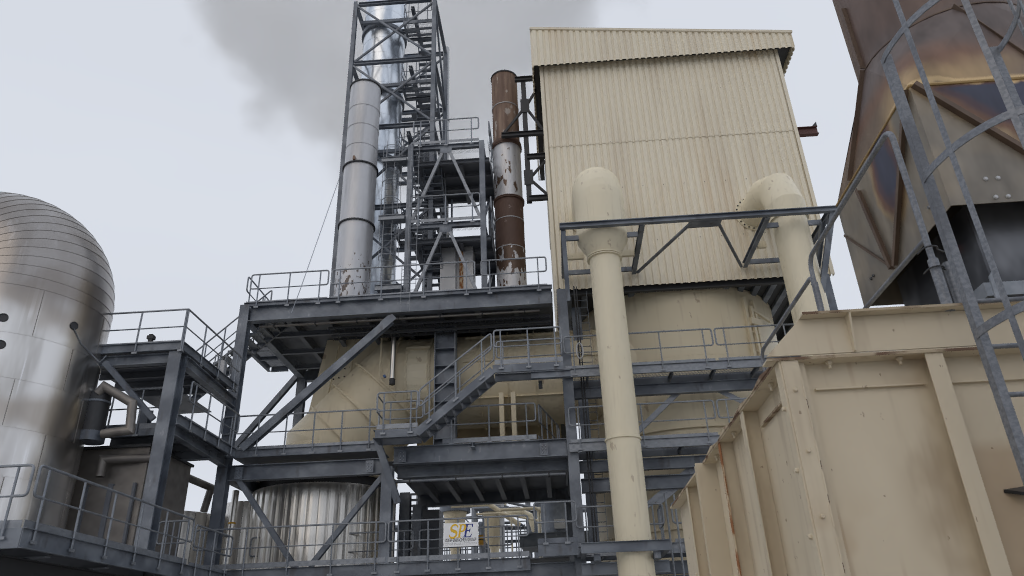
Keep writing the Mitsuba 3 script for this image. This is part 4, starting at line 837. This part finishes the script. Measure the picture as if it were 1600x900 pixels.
part(lf, 'strut', H(at(164, 566, 17.6), at(240, 655, 18.2), .14, .14, (0,1,0)), 'm_steel')
part(lf, 'beam', H((-9.82, 18.2, L2-.25), (-10.0, Y0-.15, L2-.25), .3, .2), 'm_steel'); part(lf, 'beam', H((-13.2, 20.6, L2-.3), (-9.9, 20.6, L2-.3), .3, .2), 'm_steel')
lm = thing('left_middle_walkway', 'walkway at middle height between the silver duct and the main frame', 'walkway')
part(lm, 'edge_channel', U((-9.62, 17.9, L2-.06), (-9.62, Y0-.4, L2-.06), .26, .07, s=-1), 'm_steel'); part(lm, 'edge_channel', U((-12.2, 18.75, L2-.06), (-10.05, 18.75, L2-.06), .26, .07, s=1), 'm_steel')
part(lm, 'deck_plate', box(-12.2, -9.64, 18.8, Y0-.3, L2-.05, L2-.025), 'm_deck')
for y in (19.4, 20.3, 21.2): part(lm, 'joist', U((-12.2, y, L2-.15), (-9.75, y, L2-.15), .18, .06), 'm_deck')
railing(lm, (-9.57, 18.3, L2), (-9.57, Y0-.5, L2), 1.1, n=4, out=(1,0,0), drop=.22)
railing(lm, (-12.2, 18.7, L2), (-10.02, 18.7, L2), 1.1, n=3, drop=.22)
lw = thing('left_upper_walkway', 'high walkway behind the silver duct with a rail in front of the sky', 'walkway')
wx = -9.83
part(lw, 'edge_channel', U((-12.6, 17.86, LW-.02), (wx, 17.86, LW-.02), .24, .07, s=-1), 'm_steel'); part(lw, 'edge_channel', U((wx+.02, 17.9, LW-.02), (wx+.02, 21.5, LW-.02), .24, .07, s=-1), 'm_steel')
part(lw, 'deck_plate', [box(-13.0, wx-.02, 17.9, 21.4, LW-.05, LW-.025), box(-13.0, -11.5, 21.4, 23.6, LW-.05, LW-.025)], 'm_deck')
for y in (18.7, 19.5, 20.3, 21.1): part(lw, 'joist', U((-13.0, y, LW-.15), (wx-.1, y, LW-.15), .18, .06), 'm_deck')
railing(lw, (-12.6, 17.82, LW+.02), (wx+.06, 17.82, LW+.02), 1.02, n=3, drop=.22, ends=(1,0))
railing(lw, (wx+.06, 17.82, LW+.02), (wx+.06, 21.5, LW+.02), 1.02, n=4, out=(1,0,0), drop=.22, ends=(0,1))
part(lw, 'bracket_lamp', [box(-10.83, -10.73, 17.95, 18.05, LW+.1, LW+.42), box(-10.87, -10.69, 17.93, 18.07, LW+.28, LW+.38)], 'm_dark')
ls = thing('left_stair', 'steel stair climbing from the high left walkway to the upper deck', 'stairs')
staircase(ls, (-12.45, 22.4, LW), (-9.1, 22.4, L3-.1), .95, 15, near=.07)
railing(ls, (-12.3, 22.38, LW+.15), (-9.4, 22.38, L3-.25), 1.05, n=5, toe=False, out=(0,-1,0)); railing(ls, (-12.3, 23.37, LW+.15), (-9.4, 23.37, L3-.25), 1.05, n=5, toe=False, out=(0,1,0))
gbx = thing('junction_box', 'small grey box with a tube guard near the foot of the left stair', 'box')
part(gbx, 'body', box(-10.35, -10.15, 21.2, 21.4, LW+.25, LW+.85), 'm_glossgrey'); part(gbx, 'guard', [tube([(-10.42+dx,21.1,LW), (-10.42+dx,21.1,LW+1.0), (-10.42+dx,21.5,LW+1.0), (-10.42+dx,21.5,LW)], .018, 5) for dx in (0, .34)], GR)
# brown clad box, pipes and cans beside the silver duct
bb = thing('clad_box', 'dark brown weathered casing with upright door panels beside the silver duct', 'casing')
part(bb, 'casing', box(-13.2, -10.75, 18.9, 21.3, L1-.02, 6.95), 'm_lag')
for k in range(2): 
    dk = part(bb, 'door_panel', box(-12.2+k*.66, -11.62+k*.66, 18.84, 18.9, 4.5, 5.95), 'm_lag'); [part(dk, 'edge_bar', box(u_+k*.66, u_+.07+k*.66, 18.80, 18.88, 4.45, 6.0), 'm_deck') for u_ in (-12.24, -11.64)]
part(bb, 'top_flange', box(-13.26, -10.69, 18.82, 21.36, 6.95, 7.02), 'm_dark')
ip = thing('insulated_pipe', 'grey brown lagged pipe making a square loop beside the silver duct', 'pipe')
for m in mitred([at(153, 615, 17.8), at(163, 604, 17.8), at(207, 630, 17.8), at(203, 672, 17.8), at(160, 678, 17.8)], .115, 20): part(ip, 'pipe_run', m, 'm_lag', smooth=40)
ca = thing('filter_can', 'dark upright canister tucked behind the edge of the silver duct', 'canister')
a = at(160, 615, 18.0); part(ca, 'body', can(.28, a[2]-1.05, a[2], (a[0]-.05, 18.0, 0), 24), 'm_dark', smooth=40); part(ca, 'band', hoop((a[0]-.05, 18.0, a[2]-.25), (0,0,1), .28, .05, .02, 24), 'm_steel'); part(ca, 'base', can(.33, a[2]-1.3, a[2]-1.05, (a[0]-.05, 18.0, 0), 24), 'm_steel', smooth=40)
sp = thing('bent_pipe', 'thin grey pipe with bends under the left middle walkway', 'pipe')
pts = [at(156, 745, 18.6), at(161, 718, 18.6), at(238, 715, 18.9), at(262, 733, 20.5), at(330, 762, 22.6), at(318, 800, 22.6)]
for m in mitred(pts, .11, 20): part(sp, 'pipe_run', m, 'm_lag', smooth=40)
hp = thing('drop_pipe', 'slim upright pipe beside the leftmost main column, silver with a yellow mark', 'pipe')
a = at(365, 760, 23.2); part(hp, 'tube', can(.1, 0, 6.6, (a[0]+.1, 23.2, 0), 16), 'm_inox_panel', smooth=40); part(hp, 'band', hoop((a[0]+.1, 23.2, 5.6), (0,0,1), .1, .05, .012, 16), 'm_amber')
for k, (px0, px1, Y, zt_, nm) in enumerate(((225, 338, 25.0, 6.2, 'shiny silver tank with upright seams left of the leftmost main column'), (352, 424, 25.4, 6.55, 'narrow silver tank right of the leftmost main column'))):
    a, b = at(px0, 800, Y), at(px1, 800, Y); c = (a+b)/2; R_ = (b[0]-a[0])/2*.98
    tk = thing('silver_tank', nm, 'tank', 'silver tanks behind the lowest deck')
    for i in range(18):
        q0, q1 = i*math.pi/9, (i+1)*math.pi/9
        part(tk, 'cladding_sheet', lathe([(R_, 0), (R_, zt_), (R_-.02, zt_)], 6, (c[0], Y, 0), (0,0,1), q0, q1-.012), 'm_inox_panel', smooth=30)
    part(tk, 'top', lathe([(R_-.02, zt_-.03), (R_*.5, zt_+.02), (0, zt_+.03)], 40, (c[0], Y, 0)), 'm_inox_panel', smooth=40); part(tk, 'core', can(R_-.03, 0, zt_-.05, (c[0], Y, 0), 32), 'm_dark')

# ================================================================== near beige duct box on the right
nb = thing('near_duct_box', 'large weathered cream steel casing close by on the right, with rusty edges and stiffeners', 'casing')
NX, NY, NZ, NE = 1.57, 4.61, 3.27, 9.9
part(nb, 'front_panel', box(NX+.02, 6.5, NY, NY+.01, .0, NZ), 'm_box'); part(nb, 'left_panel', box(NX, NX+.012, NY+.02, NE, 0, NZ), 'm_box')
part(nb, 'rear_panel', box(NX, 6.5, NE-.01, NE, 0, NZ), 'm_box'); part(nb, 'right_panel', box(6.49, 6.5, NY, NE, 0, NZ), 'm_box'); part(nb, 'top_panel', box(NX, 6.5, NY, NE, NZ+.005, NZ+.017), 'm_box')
# rim flanges
wx0, wx1 = at(1197, 555, NY-.12)[0], at(1247, 494, NY-.12)[0]
part(nb, 'front_flange', [box(wx0, 6.5, NY-.115, NY-.001, NZ-.012, NZ), box(NX+.1, 6.5, NY-.115, NY-.107, NZ+.001, NZ+.012)], 'm_box'); part(nb, 'front_flange_edge', box(wx0, 6.5, NY-.119, NY-.1155, NZ-.014, NZ+.004), 'm_edge', label='rusty edge of the front flange')
part(nb, 'left_flange', box(NX-.125, NX-.001, NY-.0, 7.35, NZ-.012, NZ), 'm_box'); part(nb, 'left_flange_edge', box(NX-.129, NX-.1255, NY-.11, 7.35, NZ-.016, NZ+.006), 'm_edge', label='rusty edge of the left flange')
part(nb, 'left_flange', box(NX-.125, NX-.001, 7.75, NE, NZ-.012, NZ), 'm_box'); part(nb, 'left_flange_edge', box(NX-.129, NX-.1255, 7.75, NE, NZ-.016, NZ+.006), 'm_edge', label='rusty edge of the far left flange')
part(nb, 'gusset_lip', [plate([(NX-.13, y, NZ-.001), (NX-.13, y+.6, NZ-.001), (NX-.13, y+.3, NZ+.035)], .006) for y in np.arange(NY, 7.2, .65)], 'm_edge')
# corner angle and stiffeners
part(nb, 'corner_angle', [box(NX-.12, NX-.108, NY-.1, NY+.0, .0, NZ-.013), box(NX-.107, NX+.0, NY-.108, NY-.098, 0, NZ-.013)], 'm_box'); part(nb, 'corner_bar', box(NX+.012, NX+.05, NY-.06, NY-.001, 0, NZ-.013), 'm_box')
for x in (2.41, 3.55, 4.7): part(nb, 'front_stiffener', [box(x-.055, x+.055, NY-.105, NY-.097, 0, NZ-.013), box(x-.004, x+.004, NY-.0965, NY-.001, 0, NZ-.013)], 'm_box')
for y, m, w in ((5.62, 'm_box', .11), (6.55, 'm_rustline', .07), (8.5, 'm_box', .09)):
    part(nb, 'left_stiffener', [box(NX-.115, NX-.001, y-.006, y+.006, 0, NZ-.013)], 'm_box'); part(nb, 'stiffener_lip', box(NX-.122, NX-.1155, y-w/2, y+w/2, 0, NZ-.013), m)
part(nb, 'joint_plate', [box(NX-.2, NX-.001, 7.36, 7.385, 0, NZ+.0), box(NX-.2, NX-.001, 7.40, 7.425, 0, NZ-.02)], 'm_box', label='upright joint plate between the two halves of the casing')
for y in (4.9, 5.9, 6.9): part(nb, 'inner_lip', box(NX-.03, NX-.001, y, y+.6, NZ-.17, NZ-.155), 'm_edge') if y < 5 else None
part(nb, 'inner_lip', box(NX+.1, 2.35, NY-.028, NY-.001, NZ-.19, NZ-.178), 'm_box'); part(nb, 'inner_lip', box(2.48, 6.4, NY-.028, NY-.001, NZ-.19, NZ-.178), 'm_box')
for x, z in ((1.78, NZ-.075), (2.22, NZ-.075), (2.75, NZ-.075), (3.2, NZ-.075)): part(nb, 'bolt', [bolt((x, NY-.05, NZ-.014), (0,0,-1), .022, .022), lathe([(0,.03),(.011,.03),(.011,0)], 8, (x, NY-.05, NZ-.03), (0,0,-1))], 'm_box')
for y, z in ((4.95, NZ-.014), (5.9, NZ-.014), (6.2, NZ-.014), (7.0, NZ-.014)): part(nb, 'bolt', [bolt((NX-.06, y, z), (0,0,-1), .022, .022), lathe([(0,.05),(.011,.05),(.011,0)], 8, (NX-.06, y, z), (0,0,-1))], 'm_box')
for y, z in ((7.05, 2.75), (7.05, 2.25), (9.3, 2.4), (7.05, 1.8)): part(nb, 'bolt', bolt((NX, y, z), (-1,0,0), .026, .022), 'm_box')
for z in np.arange(.3, NZ-.3, .38): part(nb, 'angle_bolt', bolt((NX-.12, NY-.05, z), (-1,0,0), .016, .02), 'm_box'); part(nb, 'angle_bolt', bolt((NX-.055, NY-.108, z+.1), (0,-1,0), .014, .02), 'm_box')
for z in np.arange(.15, NZ-.15, .19): part(nb, 'stitch_weld', box(NX-.006, NX+.004, NY-.111, NY-.107, z, z+.13), 'm_box')
# beam along its top
part(nb, 'top_beam', [plate([(wx0, NY-.12, NZ+.015), (6.5, NY-.12, NZ+.015), (6.5, NY-.12, NZ+.255), (wx1, NY-.12, NZ+.255)], .012)], 'm_box'); part(nb, 'beam_flange', box(wx1, 6.5, NY-.2, NY-.02, NZ+.258, NZ+.271), 'm_box')
part(nb, 'beam_flange_edge', box(wx1, 6.5, NY-.2035, NY-.2003, NZ+.256, NZ+.273), 'm_edge'); part(nb, 'beam_rib', plate([(NX+.36, NY-.121, NZ+.016), (NX+.36, NY-.121, NZ+.257), (NX+.36, NY-.20, NZ+.257), (NX+.36, NY-.15, NZ+.016)], .012), 'm_box')
for z in np.arange(.1, NZ-.12, .31): part(nb, 'seam_gap', box(NX+.0125, NX+.0185, NY-.0655, NY-.0605, z, z+.16), 'm_brown_dark')
part(nb, 'ladder_bracket', plate([(2.62, NY-.01, 2.42), (2.74, NY-.16, 2.36), (2.80, NY-.01, 2.44)], .02), 'm_soot')

# handrail on the box
hr = thing('box_handrail', 'grey tube handrail with rounded ends on top of the near cream casing', 'handrail')
hy = NY-.11; hx, hz0 = at(1478, 470, hy)[0], NZ+.275
ztop = at(1395, 200, hy)[2]; ya, yb = hy, atz(1264, 405, ztop)[1]
arcp = lambda c, r_, q0, q1, n_=7: [V(hx, c[0]+r_*math.cos(q), c[1]+r_*math.sin(q)) for q in np.linspace(q0, q1, n_)]
zr = ztop
part(hr, 'top_tube', tube([V(hx, ya, hz0+.0)]+arcp((ya+.1, zr-.1), .1, math.pi, math.pi/2)+arcp((yb-.12, zr-.12), .12, math.pi/2, 0)+[V(hx, yb, hz0-.1)], .0215, 12), 'm_zinc', smooth=50)
part(hr, 'mid_tube', tube([V(hx, ya, hz0+.52), V(hx, yb, hz0+.52)], .0185, 10), 'm_zinc', smooth=50)
za2 = zr-.17; y2 = atz(1190, 552, za2)[1]
part(hr, 'end_tube', tube([V(hx-.01, yb+.02, za2-.1)]+arcp((yb+.1, za2-.08), .08, math.pi, math.pi/2)+[V(hx-.01, y2-.12, za2)]+arcp((y2-.1, za2-.1), .1, math.pi/2, 0)+[V(hx-.01, y2, hz0-.3)], .0215, 12), 'm_zinc', smooth=50)
part(hr, 'flat_post', box(hx-.03, hx+.03, yb-.006, yb+.006, hz0-.15, zr-.25), 'm_zinc')
part(hr, 'sleeve', [can(.034, hz0-.02, hz0+.36, (hx, ya, 0), 20), can(.034, hz0-.02, hz0+.34, (hx+.1, ya+.02, 0), 20)], 'm_zinc', smooth=40)
for z in (.44, .29): part(hr, 'u_bolt', tube([V(hx+.12, ya+.05, hz0+z)]+[V(hx-.0+.05*math.cos(q), ya-.05*math.sin(q), hz0+z) for q in np.linspace(0, math.pi, 8)]+[V(hx-.05, ya+.06, hz0+z)], .006, 5), 'm_dark')

# caged ladder
nl = thing('near_ladder', 'galvanised caged ladder rising past the near cream casing at the right edge', 'ladder')
ny = 4.02; nx = at(1500, 430, ny)[0]-.02; lwid = .75
ztl = at(1408, 88, ny)[2]
for k in (0, 1):
    part(nl, 'stile', [box(nx+k*lwid-.004, nx+k*lwid+.004, ny-.022, ny+.028, .1, ztl), box(nx+k*lwid+(-.004 if k == 0 else -.046), nx+k*lwid+(.046 if k == 0 else .004), ny-.030, ny-.0225, .1, ztl)], 'm_zinc')
for z in np.arange(.3, 3.5, .28): part(nl, 'rung', tube([(nx, ny, z), (nx+lwid, ny, z)], .014, 10), 'm_zinc', smooth=50)
cgr = .385
def cage_pt(q, z): return V(nx+lwid/2-cgr*math.cos(q), ny-.05-.62*math.sin(q), z)
for z in (at(1528, 518, ny)[2]-.02, at(1450, 270, ny)[2]-.05, at(1400, 90, ny)[2]-.02, 1.9):
    ms = []; qs = np.linspace(0, math.pi, 19); pl = [V(nx-.004, ny, z)]+[cage_pt(q, z) for q in qs]+[V(nx+lwid, ny, z)]
    for a, b in zip(pl[:-1], pl[1:]): ms.append(bars(a-unit(b-a)*.001, b+unit(b-a)*.001, [(-.004,.004,-.025,.025)], (0,0,1)))
    part(nl, 'hoop', ms, 'm_zinc')
for q in (.42, 1.15, 1.95, 2.7):
    c = cage_pt(q, 0); tdir = unit(cage_pt(q+.05, 0)-cage_pt(q-.05, 0))
    part(nl, 'cage_strip', bars(V(c[0], c[1], 1.5)+.0*tdir, V(c[0], c[1], ztl+.25), [(-.018,.018,-.004,.004)], np.cross(tdir, (0,0,1))), 'm_zinc')

# ================================================================== heat stained hopper
hp_ = thing('heat_stained_hopper', 'rust brown and blue heat stained steel hopper duct above the near cream casing', 'duct')
HX, HY, HYE, HZ0, HZ1 = 4.08, 6.5, 8.9, 5.5, 7.03
HXE = HX+2.6
rect = [(HX,HY), (HXE,HY), (HXE,HYE), (HX,HYE)]
for i in range(4):
    (x0_, y0_), (x1_, y1_) = rect[i], rect[(i+1)%4]
    part(hp_, 'collar_wall', plate([(x0_,y0_,HZ0), (x1_,y1_,HZ0), (x1_,y1_,HZ1), (x0_,y0_,HZ1)], .01), 'm_heat')
cxh, cyh, crh = (HX+HXE)/2, (HY+HYE)/2, 1.02; zt_ = 8.35
# square to round: flat triangles and curved corners
ms = []; nq = 10
for i in range(4):
    p0, p1 = V(*rect[i], HZ1), V(*rect[(i+1)%4], HZ1); mid = (p0+p1)/2; am = math.atan2(mid[1]-cyh, mid[0]-cxh)
    top = V(cxh+crh*math.cos(am), cyh+crh*math.sin(am), zt_); ms.append(tm([p0, p1, top], [[0,1,2]]))
    corner = p1; a_next = am+math.pi/2; qs = np.linspace(am, a_next, nq)
    v = [corner]+[V(cxh+crh*math.cos(q), cyh+crh*math.sin(q), zt_) for q in qs]; ms.append(tm(v, [[0, j+2, j+1][::-1] if False else [0, j+2, j+1] for j in range(nq-1)]))
part(hp_, 'transition', trimesh.util.concatenate(ms), 'm_heat', smooth=25)
part(hp_, 'round_shaft', lathe([(crh, zt_), (crh, 14.5)], 72, (cxh, cyh, 0)), 'm_heat', smooth=40); part(hp_, 'shaft_seam', hoop((cxh, cyh, zt_), (0,0,1), crh, .02, .012, 72), 'm_heat_rib')
part(hp_, 'weld_bead', [tube([(HX-.005, HY-.005, HZ1), (HXE, HY-.005, HZ1)], .018, 6), tube([(HX-.005, HY, HZ1), (HX-.005, HYE, HZ1)], .014, 6)], 'm_weld', smooth=50)
def rib(p, q, n_, w=.07, t=.012): return bars(p, q, [(-t/2,t/2,0,w), (-t/2,w*.7,w-.008,w)], n_)
part(hp_, 'rib', rib((HX+.02, HY, HZ1-.02), (HX+1.35, HY, HZ0+.02), (0,-1,0)), 'm_heat_rib'); part(hp_, 'rib', rib((HXE-.02, HY, HZ1-.02), (HX+1.36, HY, HZ0+.02), (0,-1,0)), 'm_heat_rib')
ym = 7.85
part(hp_, 'rib', rib((HX, HY+.03, HZ1-.02), (HX, ym-.04, HZ0+.02), (-1,0,0)), 'm_heat_rib'); part(hp_, 'rib', rib((HX, HY+1.65, HZ1-.25), (HX, ym+.05, HZ0+.02), (-1,0,0)), 'm_heat_rib'); part(hp_, 'rib', rib((HX, HYE-.03, HZ1-.5), (HX, ym+.05, HZ0+.03), (-1,0,0), .03), 'm_heat_rib')
am = math.pi
part(hp_, 'rib', bars((HX, (HY+HYE)/2+.6, HZ1), (cxh-crh, cyh+.02, zt_), [(-.006,.006,0,.06)], (-1,0,.2)), 'm_heat_rib'); part(hp_, 'rib', bars((cxh-crh, cyh, zt_+.02), (cxh-crh, cyh, zt_+1.1), [(-.006,.006,0,.06)], (-1,0,0)), 'm_heat_rib')
part(hp_, 'rib', bars((cxh+.2, HY+.02, HZ1+.05), (cxh-.35, cyh-crh*.95, zt_), [(-.006,.006,0,.06)], (0,-1,.1)), 'm_heat_rib')
for x, z in ((HX+.42, HZ0+.28), (HX+.54, HZ0+.28), (HX+.45, HZ0+.06), (HX+.57, HZ0+.06)): part(hp_, 'bolt', bolt((x, HY, z), (0,-1,0), .024, .02), 'm_glossgrey')
for y, z in ((8.5, HZ0+.2), (8.42, HZ0+.2), (6.85, HZ0+.2)): part(hp_, 'bolt', bolt((HX, y, z), (-1,0,0), .022, .02), 'm_soot')
# soot dark inlet below the hopper and its grey base frame
hb = thing('hopper_base', 'soot dark duct neck on a grey frame, below the heat stained hopper', 'duct')
part(hb, 'neck', [box(HX+.35, HXE-.3, HY+.35, HYE-.3, NZ+.02, HZ0+.2)], 'm_soot')
for z, m in ((4.55, 'm_galv'), (4.25, 'm_galv')):
    part(hb, 'frame_angle', [box(HX+.12, HXE, HY+.12, HY+.2, z, z+.14), box(HX+.12, HX+.2, HY+.2, HYE, z, z+.14)], m)
part(hb, 'frame_beam', [H((HX+.15, HY+.22, 3.95), (HXE, HY+.22, 3.95), .4, .2), H((HX+.25, HY+.35, 3.95), (HX+.25, HYE+.4, 3.95), .4, .2)], 'm_galv')
part(hb, 'lug', [plate([(HX+.1, 6.5, 4.2), (HX+.2, 6.5, 4.2), (HX+.16, 6.5, 4.75), (HX+.12, 6.5, 4.7)], .02)], 'm_galv')
part(hb, 'lamp', box(HX+.3, HX+.34, 7.2, 7.3, 5.35, 5.42), 'm_redlamp', label='small glowing red spot in the dark gap') 

# ================================================================== plant seen far behind, under the middle deck
for k, (px, Y, nm) in enumerate(((711, 42.0, 'far beige cyclone with a funnel foot, behind the lettered board'), (772, 43.0, 'far beige cyclone with a funnel foot, right of the lettered board'))):
    c = at(px, 800, Y); tkz = c[2]
    cy_ = thing('cyclone', nm, 'cyclone', 'far beige cyclones')
    part(cy_, 'drum', lathe([(.72, tkz+.1), (.72, tkz+2.5), (0, tkz+2.5)], 32, (c[0], Y, 0)), 'm_beige', smooth=40); part(cy_, 'cone', lathe([(.7, tkz+.1), (.56, tkz-.45), (.56, tkz-1.5), (.25, tkz-2.0), (.25, 0)], 32, (c[0], Y, 0)), 'm_beige', smooth=40)
    part(cy_, 'ring_beam', hoop((c[0], Y, tkz+.1), (0,0,1), .72, .3, .14, 32), 'm_steel')
bf = thing('far_structure', 'distant grey steel structure with rails seen under the middle deck', 'steel frame')
g = lambda px, py, Y=46.0: at(px, py, Y)
for px in (655, 742, 757, 824, 842, 868, 884):
    a = g(px, 770); part(bf, 'column', H((a[0], 46, 0), (a[0], 46, 14), .3, .3, (0,1,0)), 'm_steel')
for py, x0_, x1_ in ((812, 650, 900), (832, 650, 900), (852, 650, 900), (800, 815, 900)):
    a, b = g(x0_, py), g(x1_, py); part(bf, 'beam', H((a[0], 46.2, a[2]), (b[0], 46.2, a[2]), .16, .16), 'm_steel')
for px in range(660, 900, 7):
    a = g(px, 850, 45.0); part(bf, 'post', tube([(a[0], 45, a[2]-2.2), (a[0], 45, a[2]+1.1)], .035, 5), GR)
for py in (822, 838, 862):
    a, b = g(655, py, 45.0), g(900, py, 45.0); part(bf, 'rail', tube([a, V(b[0], 45, a[2])], .04, 5), GR)
for p0, p1 in (((815, 795), (845, 840)), ((845, 790), (820, 850)), ((850, 800), (885, 840)), ((746, 850), (770, 800))):
    part(bf, 'brace', bar(g(*p0), g(*p1), .12, .12, (0,1,0)), 'm_steel')
pw = thing('far_pipework', 'tangle of distant pipes, ducts and struts seen under the middle deck', 'pipes')
rq = random.Random(21)
for k in range(34):
    px = rq.uniform(640, 900); Y = rq.uniform(36, 52); a = g(px, 850, Y); b = g(px+rq.uniform(-1, 1), rq.uniform(782, 828), Y); r_ = rq.choice((.05, .07, .1, .16))
    if k % 3 < 2: part(pw, 'riser', tube([V(a[0], Y, 0), V(a[0], Y, b[2]), V(a[0]+rq.uniform(-1.6, 1.6), Y, b[2])], r_, 8), rq.choice(('m_galv', 'm_steel', 'm_pipe', 'm_glossgrey')), smooth=40)
    else: part(pw, 'cross_pipe', tube([b, V(b[0]+rq.uniform(1, 3.5), Y, b[2]), V(b[0]+3.5, Y, b[2]-rq.uniform(.3, 1.5))], r_*.8, 8), rq.choice(('m_galv', 'm_steel', 'm_beige')), smooth=40)
fbm_ = thing('far_tank', 'far grey upright tank beside the middle column, under the middle deck', 'tank'); a = at(874, 810, 36); part(fbm_, 'shell', can(.85, 0, 8.2, (a[0], 36, 0), 32), 'm_steel', smooth=40); part(fbm_, 'valve', box(a[0]-.25, a[0]+.25, 34.9, 35.15, a[2]-.6, a[2]-.2), 'm_glossgrey')
fp = thing('far_pipe', 'far beige pipe running right and bending down beside the far tank', 'pipe')
pts = [at(780, 805, 40), at(815, 800, 40), at(828, 806, 40), at(836, 830, 40)]
for m in mitred(pts, .16, 20): part(fp, 'pipe_run', m, 'm_pipe', smooth=40)
yb_ = thing('yellow_box', 'small amber yellow box just right of the lettered board', 'box'); a, b = at(746, 836, 27), at(757, 850, 27); part(yb_, 'body', box(a[0], b[0], 27, 27.3, b[2], a[2]), 'm_amber'); part(yb_, 'band', box(a[0]-.003, b[0]+.003, 26.996, 27.303, (a[2]+b[2])/2-.015, (a[2]+b[2])/2+.015), 'm_dark')
fs = thing('far_stair', 'distant stair flight seen beside the column under the middle deck', 'stairs')
for j in range(12): 
    a = at(636, 870-9*j, 31); part(fs, 'step', box(a[0], a[0]+.75, 31, 31.3, a[2]-.04, a[2]), 'm_steel')
a, b = at(634, 890, 31), at(634, 770, 31)
part(fs, 'stringer', bar(a, V(a[0], 31.1, b[2]), .05, .2), 'm_steel'); part(fs, 'stringer', bar(a+V(.78,0,0), V(a[0]+.78, 31.1, b[2]), .05, .2), 'm_steel')
dk_ = thing('dark_casing', 'dark steel casing and columns behind the lower deck, right of the ribbed vessel', 'casing')
part(dk_, 'casing', box(at(660, 820, 27)[0], at(686, 820, 27)[0], 27, 28.0, 0, 6.4), 'm_deck')
part(dk_, 'column', H((at(629, 820, 26)[0], 26.4, 0), (at(629, 820, 26)[0], 26.4, 6.9), .36, .36, (0,1,0)), 'm_steel')
part(dk_, 'column', H((at(652, 820, 26)[0], 26, 0), (at(652, 820, 26)[0], 26, 6.4), .3, .3, (0,1,0)), 'm_steel')
rd_ = thing('rear_deck', 'lower deck part behind the middle column, seen past the guard rail', 'platform')
a, b = at(812, 845, 30), at(900, 843, 30); part(rd_, 'edge_beam', H((a[0], 30, a[2]), (b[0]+1, 30, a[2]), .5, .2), 'm_steel'); part(rd_, 'deck_plate', box(a[0], b[0]+1, 30.1, 33, a[2]-.1, a[2]-.07), 'm_deck')

# ================================================================== steam plume drifting behind the chimneys
def plume_grid():
    nx_, ny_, nz_ = 112, 40, 72
    x = np.linspace(PX0, PX1, nx_); y = np.linspace(PY0, PY1, ny_); z = np.linspace(PZ0, PZ1, nz_)
    Z, Y, X = np.meshgrid(z, y, x, indexing='ij')
    P = np.stack([X, Y*.8, Z], -1)
    n = meshkit.fbm(P*.075, 5, 11); m = meshkit.fbm(P*.23+7, 4, 5)
    bottom = np.interp(X, [-52, -45, -36, -29, -25, -20, -15, -9, -4, 0.5, 6.5, 14], [88, 80, 68, 60.5, 58.5, 57.5, 55, 52, 54, 66, 74, 90])   # underside of the drifting plume
    depth = (Z-bottom)/5.0 + (n-.5)*3.6 + (m-.5)*3.6
    side = 1-np.abs((Y-(PY0+PY1)/2)/((PY1-PY0)/2))**2
    d = np.clip(depth, 0, 1.0)*np.clip(side*1.8, 0, 1)*np.clip((X-PX0)/5, 0, 1)*np.clip((PX1-X)/5, 0, 1)*np.clip((PZ1-Z)/8, 0, 1)*np.clip(3.2*m-.75, .12, 2)
    return np.ascontiguousarray(d[..., None].astype(np.float32))
PX0, PX1, PY0, PY1, PZ0, PZ1 = -52., 22., 58., 84., 44., 112.
_pt = T().translate([PX0, PY0, PZ0]).scale([PX1-PX0, PY1-PY0, PZ1-PZ0])
scene['steam_medium'] = {'type': 'heterogeneous', 'albedo': {'type': 'rgb', 'value': [.975, .979, .985]}, 'scale': .12,
                         'sigma_t': {'type': 'gridvolume', 'grid': mi.VolumeGrid(plume_grid()), 'filter_type': 'trilinear', 'wrap_mode': 'clamp', 'to_world': _pt}}
scene['steam_plume'] = {'type': 'cube', 'to_world': _pt @ T().translate([.5, .5, .5]).scale([.5, .5, .5]), 'bsdf': {'type': 'null'}, 'interior': {'type': 'ref', 'id': 'steam_medium'}}
labels['steam_plume'] = {'label': 'grey steam plume drifting across the sky behind the lattice tower', 'category': 'steam', 'kind': 'stuff'}
